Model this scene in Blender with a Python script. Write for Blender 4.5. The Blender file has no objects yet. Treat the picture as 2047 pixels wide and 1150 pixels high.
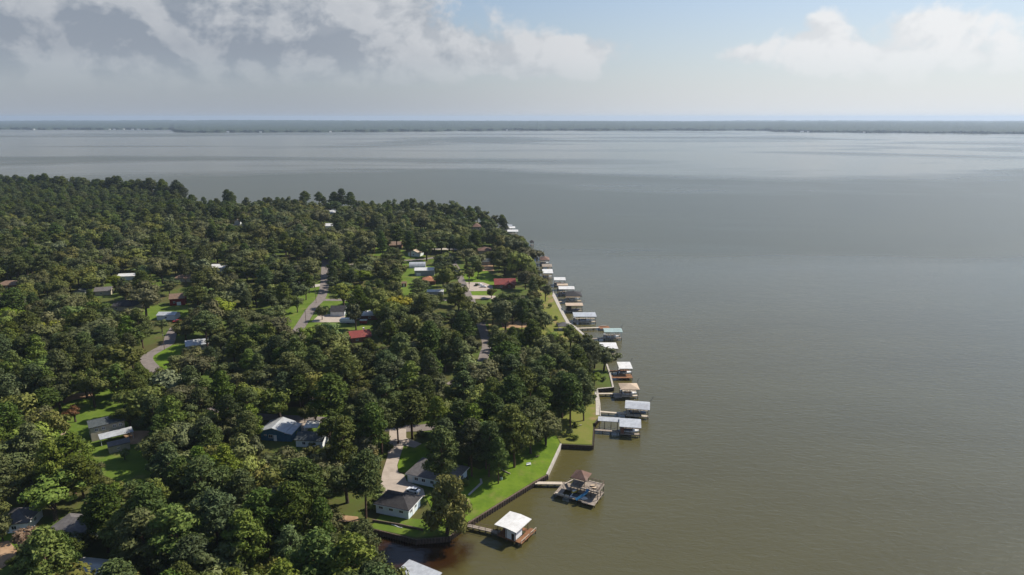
import bpy, bmesh, math, random
import numpy as np
from mathutils import Vector, Matrix
from mathutils.geometry import delaunay_2d_cdt

rnd = random.Random(7)
scene = bpy.context.scene
C = scene.collection

# ---------------------------------------------------------------- camera
FPX, CAMH, HORIZON = 1365.0, 118.0, 235.0          # focal length in photo pixels (2047 wide), height in metres
PITCH = math.atan((575 - HORIZON) / FPX)
cam_d = bpy.data.cameras.new('camera')
cam = bpy.data.objects.new('camera', cam_d)
C.objects.link(cam)
cam.location = (0, 0, CAMH)
cam.rotation_euler = (math.pi / 2 - PITCH, 0, 0)
cam_d.sensor_width = 36.0
cam_d.lens = 36.0 * FPX / 2047.0
cam_d.clip_start, cam_d.clip_end = 0.5, 90000
scene.camera = cam
CP, SP = math.cos(PITCH), math.sin(PITCH)

# ---------------------------------------------------------------- node helper
class Ex:
    """a scalar socket with operators"""
    def __init__(s, nt, sock): s.nt, s.s = nt, sock
    def op(s, o, *a, clamp=False):
        n = s.nt.nodes.new('ShaderNodeMath'); n.operation = o; n.use_clamp = clamp
        for i, v in enumerate((s,) + a):
            if isinstance(v, Ex): s.nt.links.new(v.s, n.inputs[i])
            else: n.inputs[i].default_value = v
        return Ex(s.nt, n.outputs[0])
    def __add__(s, b): return s.op('ADD', b)
    __radd__ = __add__
    def __sub__(s, b): return s.op('SUBTRACT', b)
    def __rsub__(s, b): return s.op('MULTIPLY', -1.0) + b
    def __mul__(s, b): return s.op('MULTIPLY', b)
    __rmul__ = __mul__
    def __truediv__(s, b): return s.op('DIVIDE', b)
    def exp(s): return s.op('EXPONENT')
    def clamp(s): return s.op('ADD', 0.0, clamp=True)
    def smooth(s, a, b):
        n = s.nt.nodes.new('ShaderNodeMapRange'); n.interpolation_type = 'SMOOTHSTEP'
        s.nt.links.new(s.s, n.inputs[0]); n.inputs[1].default_value = a; n.inputs[2].default_value = b
        return Ex(s.nt, n.outputs[0])
def vec(nt, x, y, z):
    n = nt.nodes.new('ShaderNodeCombineXYZ')
    for i, v in enumerate((x, y, z)):
        if isinstance(v, Ex): nt.links.new(v.s, n.inputs[i])
        else: n.inputs[i].default_value = v
    return n.outputs[0]
def fbm(nt, v, scale, detail=6, rough=.55, dist=0):
    n = nt.nodes.new('ShaderNodeTexNoise')
    nt.links.new(v, n.inputs['Vector'])
    n.inputs['Scale'].default_value = scale; n.inputs['Detail'].default_value = detail
    n.inputs['Roughness'].default_value = rough; n.inputs['Distortion'].default_value = dist
    return Ex(nt, n.outputs[0])
def mixc(nt, f, a, b):
    n = nt.nodes.new('ShaderNodeMix'); n.data_type = 'RGBA'
    if isinstance(f, Ex): nt.links.new(f.s, n.inputs[0])
    else: n.inputs[0].default_value = f
    for i, v in ((6, a), (7, b)):
        if isinstance(v, tuple): n.inputs[i].default_value = (*v, 1)
        else: nt.links.new(v, n.inputs[i])
    return n.outputs[2]

# ---------------------------------------------------------------- sun and sky
SUN_AZ, SUN_EL = math.radians(63), math.radians(44)      # azimuth right of the view direction
sun_dir = Vector((math.sin(SUN_AZ) * math.cos(SUN_EL), math.cos(SUN_AZ) * math.cos(SUN_EL), math.sin(SUN_EL)))
sd = bpy.data.lights.new('sun', 'SUN'); sd.energy = 5.0; sd.angle = math.radians(1.0); sd.color = (1, .94, .84)
sun = bpy.data.objects.new('sun', sd); C.objects.link(sun)
sun.rotation_euler = sun_dir.to_track_quat('Z', 'Y').to_euler()

world = bpy.data.worlds.new('World'); scene.world = world; world.use_nodes = True
wn = world.node_tree; wn.nodes.clear()
def pix_dir(px, py):
    a, v = (px - 1023.5) / FPX, (py - 575) / FPX
    d = Vector((a, CP - v * SP, -SP - v * CP)).normalized()
    return math.atan2(d.x, d.y), math.asin(d.z)
def build_world():
    nt = wn
    out = nt.nodes.new('ShaderNodeOutputWorld'); bg = nt.nodes.new('ShaderNodeBackground')
    nt.links.new(bg.outputs[0], out.inputs[0]); bg.inputs[1].default_value = 0.1
    sky = nt.nodes.new('ShaderNodeTexSky'); sky.sky_type = 'NISHITA'; sky.sun_disc = False
    sky.sun_elevation = SUN_EL; sky.sun_rotation = SUN_AZ
    sky.altitude = 100; sky.air_density = 1.3; sky.dust_density = .8; sky.ozone_density = 2.5
    tc = nt.nodes.new('ShaderNodeTexCoord'); sp = nt.nodes.new('ShaderNodeSeparateXYZ')
    nt.links.new(tc.outputs['Generated'], sp.inputs[0])
    x, y, z = (Ex(nt, sp.outputs[i]) for i in range(3))
    u = x.op('ARCTAN2', y); v = z.op('ARCSINE')
    zz = z.op('MAXIMUM', 0.0)
    # clouds: noise in direction space, denser where the cloud banks stand
    p = vec(nt, u * 1.0, v * 1.25, 0.0)
    n1 = fbm(nt, p, 10.5, 7, .57, .2)
    n2 = fbm(nt, vec(nt, u + 0.02, v * 1.25 + 0.02, 0.0), 10.5, 5, .57, .2)   # sampled towards the sun
    n3 = fbm(nt, vec(nt, u * 1.0, v * 4.5, 3.1), 3.2, 4, .5)
    n4 = fbm(nt, vec(nt, u * 1.0, v * 1.3, 5.0), 26.0, 5, .6, .3)
    lump = None
    blobs = [(240, 55, 520, 120, .85), (60, 40, 200, 110, .3), (560, 80, 230, 60, .45), (720, 60, 120, 70, .42), (790, 118, 90, 34, .36),
             (430, 125, 190, 34, .40), (20, 120, 70, 40, .30), (1145, 104, 100, 52, .62), (908, 116, 52, 34, .5), (1010, 132, 70, 26, .36),
             (1640, 78, 66, 50, .52), (1800, 112, 200, 50, .32), (1480, 108, 60, 16, .30), (1890, 42, 90, 20, .30), (1990, 130, 160, 80, .12),
             (1330, 0, 260, 60, -.4), (700, 190, 900, 34, -.3)]
    for bx_, by_, sx, sy, a in blobs:
        u0, v0 = pix_dir(bx_, by_)
        su, sv = sx / FPX, sy / FPX
        e = (((u - u0) / su).op('POWER', 2.0) + ((v - v0) / sv).op('POWER', 2.0)).op('MULTIPLY', -1.0).exp() * a
        lump = e if lump is None else lump + e
    high = v.smooth(.24, .42)
    big = fbm(nt, vec(nt, x, y, z * 1.6), 2.2, 4, .5)
    lump = lump + high * (big - .62) * 1.6
    dens = lump + (n1 - .5) * 1.5 + (n4 - .5) * .28
    cov = dens.smooth(.12, .38)
    cov = cov * v.smooth(.015, .09)
    relief = ((n1 - n2) * 7.0 + .55).clamp()
    thick = dens.smooth(.45, .95)
    def band(px_, py_, sx, sy):
        u0, v0 = pix_dir(px_, py_)
        return (((u - u0) / (sx / FPX)).op('POWER', 2.0) + ((v - v0) / (sy / FPX)).op('POWER', 2.0)).op('MULTIPLY', -1.0).exp()
    under = band(330, 92, 330, 30) * .42 + band(140, 55, 300, 70) * .06       # thick shaded base of the bank
    shade = (relief * .85 + .30 - thick * .26 + (n3 - .5) * .7 + (n4 - .5) * .9 - under).clamp()
    # towards the sun the air is whiter
    sunside = (x * math.sin(SUN_AZ) + y * math.cos(SUN_AZ)).smooth(.1, 1.0)
    K = 10.0 / 2 ** .42
    def k(*c): return tuple(q * K for q in c)
    dark = mixc(nt, sunside, k(.205, .25, .315), k(.70, .73, .76))
    lite = mixc(nt, sunside, k(.66, .67, .69), k(.98, .98, .98))
    cloud = mixc(nt, shade, dark, lite)
    veil_c = mixc(nt, sunside, k(.37, .405, .46), k(.82, .838, .855))
    hsv = nt.nodes.new('ShaderNodeHueSaturation'); nt.links.new(sky.outputs[0], hsv.inputs['Color'])
    hsv.inputs['Saturation'].default_value = .95; hsv.inputs['Value'].default_value = .74
    tint = nt.nodes.new('ShaderNodeMix'); tint.data_type = 'RGBA'; tint.blend_type = 'MULTIPLY'; tint.inputs[0].default_value = 1.0
    nt.links.new(hsv.outputs[0], tint.inputs[6]); tint.inputs[7].default_value = (.80, .95, 1.18, 1)
    veil = (zz * -7.5).exp() * .88 + .12
    base = mixc(nt, veil, tint.outputs[2], veil_c)
    cl2 = mixc(nt, (zz * -5.5).exp() * .86, cloud, veil_c)
    nt.links.new(mixc(nt, cov * .95, base, cl2), bg.inputs[0])
build_world()
world.cycles.sampling_method = 'MANUAL'; world.cycles.sample_map_resolution = 512

vs = scene.view_settings
vs.view_transform = 'Standard'; vs.look = 'None'; vs.exposure = 0.42; vs.gamma = 1.0; vs.use_curve_mapping = False
scene.cycles.max_bounces = 6; scene.cycles.diffuse_bounces = 2; scene.cycles.glossy_bounces = 3
scene.cycles.transmission_bounces = 3; scene.cycles.volume_bounces = 1; scene.cycles.use_denoising = True
scene.cycles.caustics_reflective = False; scene.cycles.caustics_refractive = False

# ---------------------------------------------------------------- pixel <-> place
def U(px, py, z):
    a, v = (px - 1023.5) / FPX, (py - 575) / FPX
    d = (a, CP - v * SP, -SP - v * CP); t = (z - CAMH) / d[2]
    return Vector((d[0] * t, d[1] * t, z))
def project(x, y, z):
    dz = z - CAMH
    dep = y * CP - dz * SP; up = y * SP + dz * CP
    return 1023.5 + FPX * x / dep, 575 - FPX * up / dep, dep
WALLZ = 1.6
SHORE_PX = [(790, 1290), (800, 1190), (765, 1118), (715, 1082), (668, 1056), (632, 1043), (640, 1034), (700, 1042), (732, 1053), (832, 1078), (896, 1073), (931, 1047),
    (1066, 964), (1093, 949), (1121, 888), (1184, 891), (1187, 848), (1199, 832), (1198, 806), (1193, 778), (1225, 775), (1219, 749), (1212, 728), (1205, 706), (1180, 690),
    (1146, 683), (1172, 674), (1150, 655), (1135, 646), (1124, 626), (1107, 588), (1090, 568), (1078, 548), (1070, 525), (1060, 505), (1050, 490), (1030, 474), (1008, 461),
    (975, 449), (930, 438), (880, 430), (800, 426), (735, 427), (600, 419), (480, 421), (400, 420), (378, 408), (300, 398), (150, 388), (0, 380), (-250, 371)]
shore = np.array([U(a, b, WALLZ).xy for a, b in SHORE_PX])
poly_land = np.vstack([shore, [[-1900, 1350], [-1900, 30], [-60, 30]]])
def pip(pts, poly):
    x, y = pts[:, 0], pts[:, 1]; r = np.zeros(len(pts), bool); n = len(poly); j = n - 1
    for i in range(n):
        xi, yi = poly[i]; xj, yj = poly[j]
        if yi != yj:
            r ^= ((yi > y) != (yj > y)) & (x < (xj - xi) * (y - yi) / (yj - yi) + xi)
        j = i
    return r
def dline(pts, line):
    d = np.full(len(pts), 1e9)
    for i in range(len(line) - 1):
        a, b = line[i], line[i + 1]; ab = b - a
        t = np.clip(((pts - a) @ ab) / (ab @ ab + 1e-9), 0, 1)
        d = np.minimum(d, np.hypot(*(pts - a - t[:, None] * ab).T))
    return d
def zland(pts):
    pts = np.asarray(pts, float).reshape(-1, 2)
    return WALLZ + 4.6 * (1 - np.exp(-dline(pts, shore) / 190.0))
def zl(x, y): return float(zland([[x, y]])[0])
def G(px, py):
    z = 2.5
    for _ in range(5):
        q = U(px, py, z); z = zl(q.x, q.y)
    return Vector((q.x, q.y, z))

# ---------------------------------------------------------------- materials
MATS = {}
def pmat(name, c1, c2=None, scale=4.0, rough=.8, bump=0.0, bscale=None, spec=.3, metal=0.0, stripe=None, coord='Object', detail=5, lo=.35, hi=.65, stain=None):
    m = bpy.data.materials.new(name); m.use_nodes = True; nt = m.node_tree
    b = nt.nodes['Principled BSDF']
    tc = nt.nodes.new('ShaderNodeTexCoord'); co = tc.outputs[coord]
    if coord == 'World':
        pass
    n = fbm(nt, co, scale, detail, .6)
    col = mixc(nt, n.smooth(lo, hi), c1, c2 or tuple(.8 * q for q in c1))
    if stain:
        s = fbm(nt, co, stain[1], 4, .65)
        col = mixc(nt, s.smooth(.52, .72) * stain[2], col, stain[0])
    h = n
    if stripe:                      # (axis, pitch, width, darkness)
        sp = nt.nodes.new('ShaderNodeSeparateXYZ'); nt.links.new(co, sp.inputs[0])
        w = (Ex(nt, sp.outputs[stripe[0]]) / stripe[1]).op('FRACT').op('LESS_THAN', stripe[2])
        col = mixc(nt, w * stripe[3], col, tuple(.35 * q for q in c1))
    nt.links.new(col, b.inputs['Base Color'])
    b.inputs['Roughness'].default_value = rough; b.inputs['Specular IOR Level'].default_value = spec; b.inputs['Metallic'].default_value = metal
    if bump:
        bp = nt.nodes.new('ShaderNodeBump'); bp.inputs['Strength'].default_value = bump; bp.inputs['Distance'].default_value = .1
        nn = fbm(nt, co, bscale or scale * 3, 4, .6)
        nt.links.new(nn.s, bp.inputs['Height']); nt.links.new(bp.outputs[0], b.inputs['Normal'])
    MATS[name] = m
    return m
def leafmat(name, c1, c2, var=.5, gain=1.38):
    c1, c2 = ((c[0] * gain * 1.06, c[1] * gain, c[2] * gain * .78) for c in (c1, c2))
    m = bpy.data.materials.new(name); m.use_nodes = True; nt = m.node_tree
    b = nt.nodes['Principled BSDF']; out = nt.nodes['Material Output']
    geo = nt.nodes.new('ShaderNodeNewGeometry'); oi = nt.nodes.new('ShaderNodeObjectInfo')
    r = Ex(nt, geo.outputs['Random Per Island']); o = Ex(nt, oi.outputs['Random'])
    col = mixc(nt, r, c1, c2)
    hsv = nt.nodes.new('ShaderNodeHueSaturation')
    nt.links.new(col, hsv.inputs['Color'])
    nt.links.new((o * .05 + .471).s, hsv.inputs['Hue'])
    nt.links.new(((o * 7.31).op('FRACT') * .35 + .75).s, hsv.inputs['Saturation'])
    nt.links.new(((o * 3.77).op('FRACT') * var + (1 - var / 2)).s, hsv.inputs['Value'])
    nt.links.new(hsv.outputs[0], b.inputs['Base Color'])
    b.inputs['Roughness'].default_value = .6; b.inputs['Specular IOR Level'].default_value = .1
    tr = nt.nodes.new('ShaderNodeBsdfTranslucent'); nt.links.new(hsv.outputs[0], tr.inputs[0])
    mx = nt.nodes.new('ShaderNodeMixShader'); mx.inputs[0].default_value = .18
    nt.links.new(b.outputs[0], mx.inputs[1]); nt.links.new(tr.outputs[0], mx.inputs[2]); nt.links.new(mx.outputs[0], out.inputs[0])
    MATS[name] = m
    return m
pmat('forest_floor', (.075, .070, .024), (.070, .105, .018), .05, .95, .3, 2, .1, coord='Object', detail=8, stain=((.13, .085, .045), .09, .5))
pmat('lawn', (.110, .155, .022), (.080, .125, .016), .2, .95, .4, 3, .1, detail=10, stain=((.18, .165, .055), .09, .8))
pmat('lawn_vivid', (.118, .180, .016), (.080, .135, .012), .25, .95, .4, 3, .1, detail=10, stain=((.17, .17, .045), .11, .75))
pmat('lawn_dry', (.165, .160, .040), (.125, .145, .026), .15, .95, .4, 3, .1, detail=9, lo=.3, hi=.7, stain=((.25, .165, .085), .1, 1.0))
pmat('sand', (.36, .235, .14), (.27, .17, .095), .3, .95, .3, 3, .1, detail=8)
pmat('concrete_drive', (.40, .335, .275), (.345, .285, .235), .35, .9, .2, 8, .2, detail=9, stain=((.26, .22, .18), .2, .6), stripe=(1, 5.2, .02, .5))
pmat('asphalt', (.20, .17, .15), (.16, .135, .12), .5, .92, .2, 9, .2, detail=9, stain=((.19, .155, .125), .15, .7))
pmat('concrete', (.44, .40, .345), (.36, .325, .28), .6, .9, .2, 6, .2, detail=8, stain=((.2, .17, .13), .5, .5))
pmat('timber_wall', (.16, .115, .085), (.105, .075, .055), 1.2, .9, .4, 8, .2, stain=((.05, .04, .03), .8, .6))
pmat('timber_dark', (.075, .055, .042), (.045, .033, .026), 1.5, .9, .3, 8, .2)
pmat('deck_grey', (.30, .25, .20), (.225, .185, .15), 1.3, .9, .3, 8, .2, stain=((.12, .10, .08), .6, .5), stripe=(0, .2, .1, .25))
pmat('deck_pale', (.50, .43, .34), (.42, .355, .28), 1.3, .9, .3, 8, .2, stripe=(0, .2, .1, .2))
pmat('deck_brown', (.24, .115, .055), (.17, .08, .04), 1.3, .85, .3, 8, .2, stripe=(0, .2, .1, .3))
pmat('roof_white', (.64, .63, .60), (.56, .545, .515), 1.0, .5, .1, 6, .4, stain=((.36, .335, .30), .35, .5), stripe=(0, .9, .05, .2))
pmat('roof_silver', (.46, .47, .475), (.37, .38, .39), .8, .42, .1, 6, .5, .15, stain=((.33, .31, .29), .4, .55), stripe=(0, .9, .04, .25))
pmat('roof_green_metal', (.33, .42, .39), (.27, .35, .325), .8, .5, .1, 6, .4, stain=((.2, .25, .23), .5, .4), stripe=(0, .9, .04, .25))
pmat('roof_charcoal', (.052, .048, .048), (.034, .032, .033), 1.1, .9, .5, 9, .2, stain=((.085, .078, .072), .5, .5), stripe=(1, .32, .12, .3))
pmat('roof_grey', (.155, .142, .137), (.115, .105, .10), 1.1, .9, .5, 9, .2, stain=((.16, .15, .14), .5, .5), stripe=(1, .32, .12, .3))
pmat('roof_slate', (.075, .085, .085), (.05, .058, .06), 1.1, .9, .5, 9, .2, stain=((.13, .13, .12), .5, .5), stripe=(1, .32, .12, .3))
pmat('roof_brown', (.22, .145, .10), (.165, .11, .078), 1.0, .9, .5, 9, .2, stain=((.28, .2, .15), .5, .5), stripe=(1, .32, .12, .3))
pmat('roof_gazebo', (.165, .098, .074), (.125, .076, .060), 1.0, .9, .5, 9, .2, stain=((.40, .31, .26), .45, .35), stripe=(1, .32, .12, .25))
pmat('roof_tan', (.47, .37, .27), (.40, .31, .225), 1.0, .9, .5, 9, .2, stripe=(1, .32, .12, .2))
pmat('roof_orange', (.38, .17, .09), (.31, .135, .072), 1.0, .9, .4, 9, .2, stripe=(1, .32, .12, .25))
pmat('roof_red', (.215, .040, .030), (.155, .032, .025), .7, .6, .2, 6, .3, stain=((.30, .11, .07), .4, .7), stripe=(0, .8, .05, .3))
pmat('wall_white', (.74, .76, .76), (.68, .70, .71), 1.2, .85, .1, 5, .3, stripe=(2, .22, .08, .18))
pmat('wall_blue_white', (.62, .70, .74), (.56, .64, .69), 1.2, .85, .1, 5, .3, stripe=(2, .22, .08, .18))
pmat('wall_blue', (.040, .135, .22), (.032, .11, .185), 1.2, .8, .1, 5, .3, stripe=(2, .25, .08, .3))
pmat('wall_tan', (.42, .37, .28), (.36, .315, .24), 1.2, .85, .1, 5, .3, stripe=(2, .22, .08, .2))
pmat('wall_brick', (.22, .11, .075), (.16, .08, .055), 3, .9, .3, 9, .2)
pmat('wall_grey', (.36, .36, .35), (.30, .30, .295), 1.2, .85, .1, 5, .3, stripe=(0, .4, .08, .2))
pmat('wall_red', (.24, .020, .014), (.18, .016, .012), 1.2, .8, .1, 5, .3)
pmat('trim_white', (.80, .80, .78), (.76, .76, .74), 2, .7)
pmat('wood_cream', (.55, .42, .28), (.46, .35, .23), 2, .8)
pmat('glass_dark', (.018, .022, .028), (.028, .033, .04), 1, .08, spec=.6)
pmat('metal_dark', (.05, .05, .05), (.035, .035, .035), 2, .5, metal=.5)
pmat('bark', (.095, .07, .052), (.05, .038, .03), 2.5, .95, .6, 9, .1)
pmat('bark_pine', (.13, .08, .055), (.07, .045, .033), 2.5, .95, .6, 9, .1)
pmat('boat_white', (.80, .80, .79), (.76, .76, .75), 2, .25, spec=.5)
pmat('boat_navy', (.02, .04, .085), (.016, .03, .07), 2, .3, spec=.5)
pmat('canvas_blue', (.075, .085, .10), (.06, .068, .08), 2, .85)
pmat('slide_blue', (.03, .16, .30), (.025, .13, .25), 2, .4, spec=.5)
pmat('paint_yellow', (.55, .40, .05), (.5, .35, .04), 2, .4, spec=.5)
pmat('paint_red', (.36, .02, .015), (.3, .016, .012), 2, .3, spec=.5)
pmat('paint_white', (.80, .80, .79), (.77, .77, .76), 2, .25, spec=.5)
pmat('tyre', (.02, .02, .02), (.015, .015, .015), 2, .9)
pmat('log_grey', (.45, .38, .30), (.36, .30, .23), 2, .9)
pmat('far_canopy', (.042, .058, .040), (.022, .034, .026), .012, .95, .0, spec=.1, detail=10, coord='Object')
leafmat('leaf_oak', (.064, .080, .024), (.104, .110, .038))
leafmat('leaf_oak_dark', (.041, .058, .018), (.070, .084, .026))
leafmat('leaf_bright', (.085, .125, .022), (.125, .160, .030))
leafmat('leaf_yellow', (.130, .140, .022), (.190, .185, .030))
leafmat('leaf_grey', (.085, .100, .048), (.130, .140, .072))
leafmat('leaf_pine', (.032, .052, .014), (.068, .088, .024))
leafmat('leaf_pine_light', (.050, .080, .018), (.090, .118, .028))
leafmat('leaf_cypress', (.075, .090, .028), (.120, .125, .042))
leafmat('leaf_rust', (.110, .060, .040), (.150, .090, .055))

# ---------------------------------------------------------------- mesh helpers
def mesh_from(name, verts, faces, mats, midx=None, smooth=False):
    me = bpy.data.meshes.new(name); me.from_pydata([tuple(v) for v in verts], [], [tuple(f) for f in faces])
    for m in mats: me.materials.append(MATS[m])
    if midx is not None: me.polygons.foreach_set('material_index', midx)
    if smooth: me.polygons.foreach_set('use_smooth', [True] * len(me.polygons))
    me.update()
    return me
def link(name, me, parent=None, loc=None, rot=None):
    o = bpy.data.objects.new(name, me); C.objects.link(o)
    if parent is not None: o.parent = parent
    if loc is not None: o.location = loc
    if rot is not None: o.rotation_euler = rot
    return o
def tag(o, label, cat, group=None, kind=None):
    o['label'] = label; o['category'] = cat
    if group: o['group'] = group
    if kind: o['kind'] = kind
    return o
def thing(name, label, cat, loc, rz=0.0, group=None):
    o = bpy.data.objects.new(name, None); C.objects.link(o); o.empty_display_size = .5
    o.location = loc; o.rotation_euler = (0, 0, rz)
    return tag(o, label, cat, group)
def structure(name, me, label=None):
    o = link(name, me); o['kind'] = 'structure'
    if label: o['label'] = label
    return o
class MB:
    """collects boxes and tubes into one mesh"""
    def __init__(s): s.v, s.f = [], []
    def add(s, v, f):
        b = len(s.v); s.v += [tuple(q) for q in v]; s.f += [tuple(i + b for i in q) for q in f]; return s
    def box(s, x0, x1, y0, y1, z0, z1):
        return s.add([(x0, y0, z0), (x1, y0, z0), (x1, y1, z0), (x0, y1, z0), (x0, y0, z1), (x1, y0, z1), (x1, y1, z1), (x0, y1, z1)],
                     [(3, 2, 1, 0), (4, 5, 6, 7), (0, 1, 5, 4), (1, 2, 6, 5), (2, 3, 7, 6), (3, 0, 4, 7)])
    def tube(s, p0, p1, r0, r1, n=7):
        p0, p1 = Vector(p0), Vector(p1); d = (p1 - p0).normalized()
        a = d.orthogonal().normalized(); b = d.cross(a)
        v = []
        for p, r in ((p0, r0), (p1, r1)):
            for i in range(n):
                t = 2 * math.pi * i / n; v.append(p + (a * math.cos(t) + b * math.sin(t)) * r)
        f = [(i, (i + 1) % n, n + (i + 1) % n, n + i) for i in range(n)]
        f += [tuple(reversed(range(n))), tuple(range(n, 2 * n))]
        return s.add(v, f)
    def beam(s, p0, p1, w, h):
        p0, p1 = Vector(p0), Vector(p1); d = (p1 - p0).normalized()
        sd_ = d.cross(Vector((0, 0, 1)))
        sd_ = Vector((1, 0, 0)) if sd_.length < 1e-4 else sd_.normalized()
        up = sd_.cross(d)
        v = []
        for p in (p0, p1):
            for a, b in ((-1, -1), (1, -1), (1, 1), (-1, 1)): v.append(p + sd_ * a * w / 2 + up * b * h / 2)
        return s.add(v, [(3, 2, 1, 0), (4, 5, 6, 7), (0, 1, 5, 4), (1, 2, 6, 5), (2, 3, 7, 6), (3, 0, 4, 7)])
    def mesh(s, name, mat, smooth=False): return mesh_from(name, s.v, s.f, [mat], None, smooth)
    def part(s, name, mat, parent=None, loc=None, rot=None, smooth=False): return link(name, s.mesh(name, mat, smooth), parent, loc, rot)
def cdt_sheet(poly, spacing, zfun, off):
    """triangulated sheet over a polygon with inner points, draped by zfun"""
    poly = np.asarray(poly, float); ring = []
    for i in range(len(poly)):
        a, b = poly[i], poly[(i + 1) % len(poly)]; n = max(1, int(np.hypot(*(b - a)) / spacing))
        for k_ in range(n): ring.append(a + (b - a) * k_ / n)
    ring = np.array(ring)
    gx = np.arange(poly[:, 0].min(), poly[:, 0].max(), spacing); gy = np.arange(poly[:, 1].min(), poly[:, 1].max(), spacing)
    g = np.array(np.meshgrid(gx, gy)).reshape(2, -1).T
    if len(g):
        g = g[pip(g, poly)]
        if len(g): g = g[dline(g, np.vstack([ring, ring[:1]])) > spacing * .35]
    pts = np.vstack([ring, g]) if len(g) else ring
    n = len(ring)
    r = delaunay_2d_cdt([Vector(p) for p in pts], [(i, (i + 1) % n) for i in range(n)], [], 1, 1e-4)
    v2 = np.array([tuple(p) for p in r[0]]); z = zfun(v2) + off
    return np.column_stack([v2, z]), r[2]
def drape(name, px_poly, mat, off=.08, spacing=3.0, label=None):
    w = [G(a, b).xy for a, b in px_poly]
    v, f = cdt_sheet(w, spacing, zland, off)
    return structure(name, mesh_from(name, v, f, [mat]), label)
def ribbon(name, px_path, width, mat, off=.1, label=None):
    pts = [G(a, b).xy for a, b in px_path]
    # smooth and resample
    dense = []
    P = [pts[0]] + pts + [pts[-1]]
    for i in range(1, len(P) - 2):
        p0, p1, p2, p3 = P[i - 1], P[i], P[i + 1], P[i + 2]; n = max(2, int((p2 - p1).length / 3))
        for k_ in range(n):
            t = k_ / n
            dense.append(.5 * ((2 * p1) + (p2 - p0) * t + (2 * p0 - 5 * p1 + 4 * p2 - p3) * t * t + (3 * p1 - p0 - 3 * p2 + p3) * t ** 3))
    dense.append(P[-2])
    L = []
    for i, p in enumerate(dense):
        d = (dense[min(i + 1, len(dense) - 1)] - dense[max(i - 1, 0)]).normalized(); nrm = Vector((-d.y, d.x))
        for k_ in range(4): L.append(p + nrm * width * (k_ / 3 - .5))
    z = zland(np.array([tuple(q) for q in L])) + off
    v = [(q.x, q.y, z[i]) for i, q in enumerate(L)]
    f = [(4 * i + k_ + 1, 4 * i + k_, 4 * i + k_ + 4, 4 * i + k_ + 5) for i in range(len(dense) - 1) for k_ in range(3)]
    me = mesh_from(name, v, f, [mat])
    return structure(name, me, label), dense

# ---------------------------------------------------------------- land and water
def build_land():
    v, f = cdt_sheet(poly_land, 14.0, zland, 0)
    onb = dline(v[:, :2], np.vstack([poly_land, poly_land[:1]])) < .01
    v[:, 2] += np.where(onb, 0, np.sin(v[:, 0] * .11) * np.sin(v[:, 1] * .09) * .02)
    bm = bmesh.new(); bv = [bm.verts.new(p) for p in v]
    for q in f:
        try: bm.faces.new([bv[i] for i in q])
        except ValueError: pass
    bm.normal_update()
    ed = [e for e in bm.edges if e.is_boundary]
    r = bmesh.ops.extrude_edge_only(bm, edges=ed)
    for g in r['geom']:
        if isinstance(g, bmesh.types.BMVert): g.co.z = -2.0
    bmesh.ops.recalc_face_normals(bm, faces=bm.faces)
    me = bpy.data.meshes.new('ground'); bm.to_mesh(me); bm.free(); me.materials.append(MATS['forest_floor'])
    structure('ground', me)
build_land()

def water_mat():
    m = bpy.data.materials.new('lake_water'); m.use_nodes = True; nt = m.node_tree; b = nt.nodes['Principled BSDF']
    tc = nt.nodes.new('ShaderNodeTexCoord'); co = tc.outputs['Object']
    sp = nt.nodes.new('ShaderNodeSeparateXYZ'); nt.links.new(co, sp.inputs[0]); x, y = Ex(nt, sp.outputs[0]), Ex(nt, sp.outputs[1])
    big = fbm(nt, vec(nt, x * .00055, y * .0013, 0.7), 1.0, 4, .5, .9)
    mid = fbm(nt, vec(nt, x * .006, y * .02, 0.0), 1.0, 5, .6, .3)
    # silty body colour, tannin brown where the creek comes out
    body = mixc(nt, mid.smooth(.3, .7), (.071, .058, .014), (.083, .070, .021))
    body = mixc(nt, big.smooth(.35, .65) * .5, body, (.058, .068, .050))
    cx, cy = U(815, 1110, 0).xy
    e = (((x - (cx + 2)) / 16.0).op('POWER', 2.0) + ((y - (cy + 2)) / 13.0).op('POWER', 2.0)).op('MULTIPLY', -1.0).exp()
    pl = (e + (fbm(nt, co, .12, 5, .6, .6) - .5) * .55).smooth(.25, .65)
    body = mixc(nt, pl, body, (.026, .011, .003))
    nt.links.new(body, b.inputs['Base Color'])
    wind = (big * .9 + mid * .1).smooth(.46, .62)
    nt.links.new((wind * .18 + .15).s, b.inputs['Roughness'])
    b.inputs['IOR'].default_value = 1.33; b.inputs['Specular IOR Level'].default_value = .9
    w1 = fbm(nt, vec(nt, x * .26 + y * .10, y * .62, 0.0), 1.0, 4, .62, .9)
    w2 = fbm(nt, vec(nt, x * .06, y * .14, 2.0), 1.0, 3, .5, .5)
    bp = nt.nodes.new('ShaderNodeBump'); bp.inputs['Distance'].default_value = 1.0
    nt.links.new((wind * .10 + .24).s, bp.inputs['Strength'])
    nt.links.new((w1 * .8 + w2 * .5).s, bp.inputs['Height']); nt.links.new(bp.outputs[0], b.inputs['Normal'])
    MATS['lake_water'] = m
water_mat()
R = 26000
structure('lake_water', mesh_from('lake_water', [(-R, -600, 0), (R, -600, 0), (R, R, 0), (-R, R, 0)], [(0, 1, 2, 3)], ['lake_water']))

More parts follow.
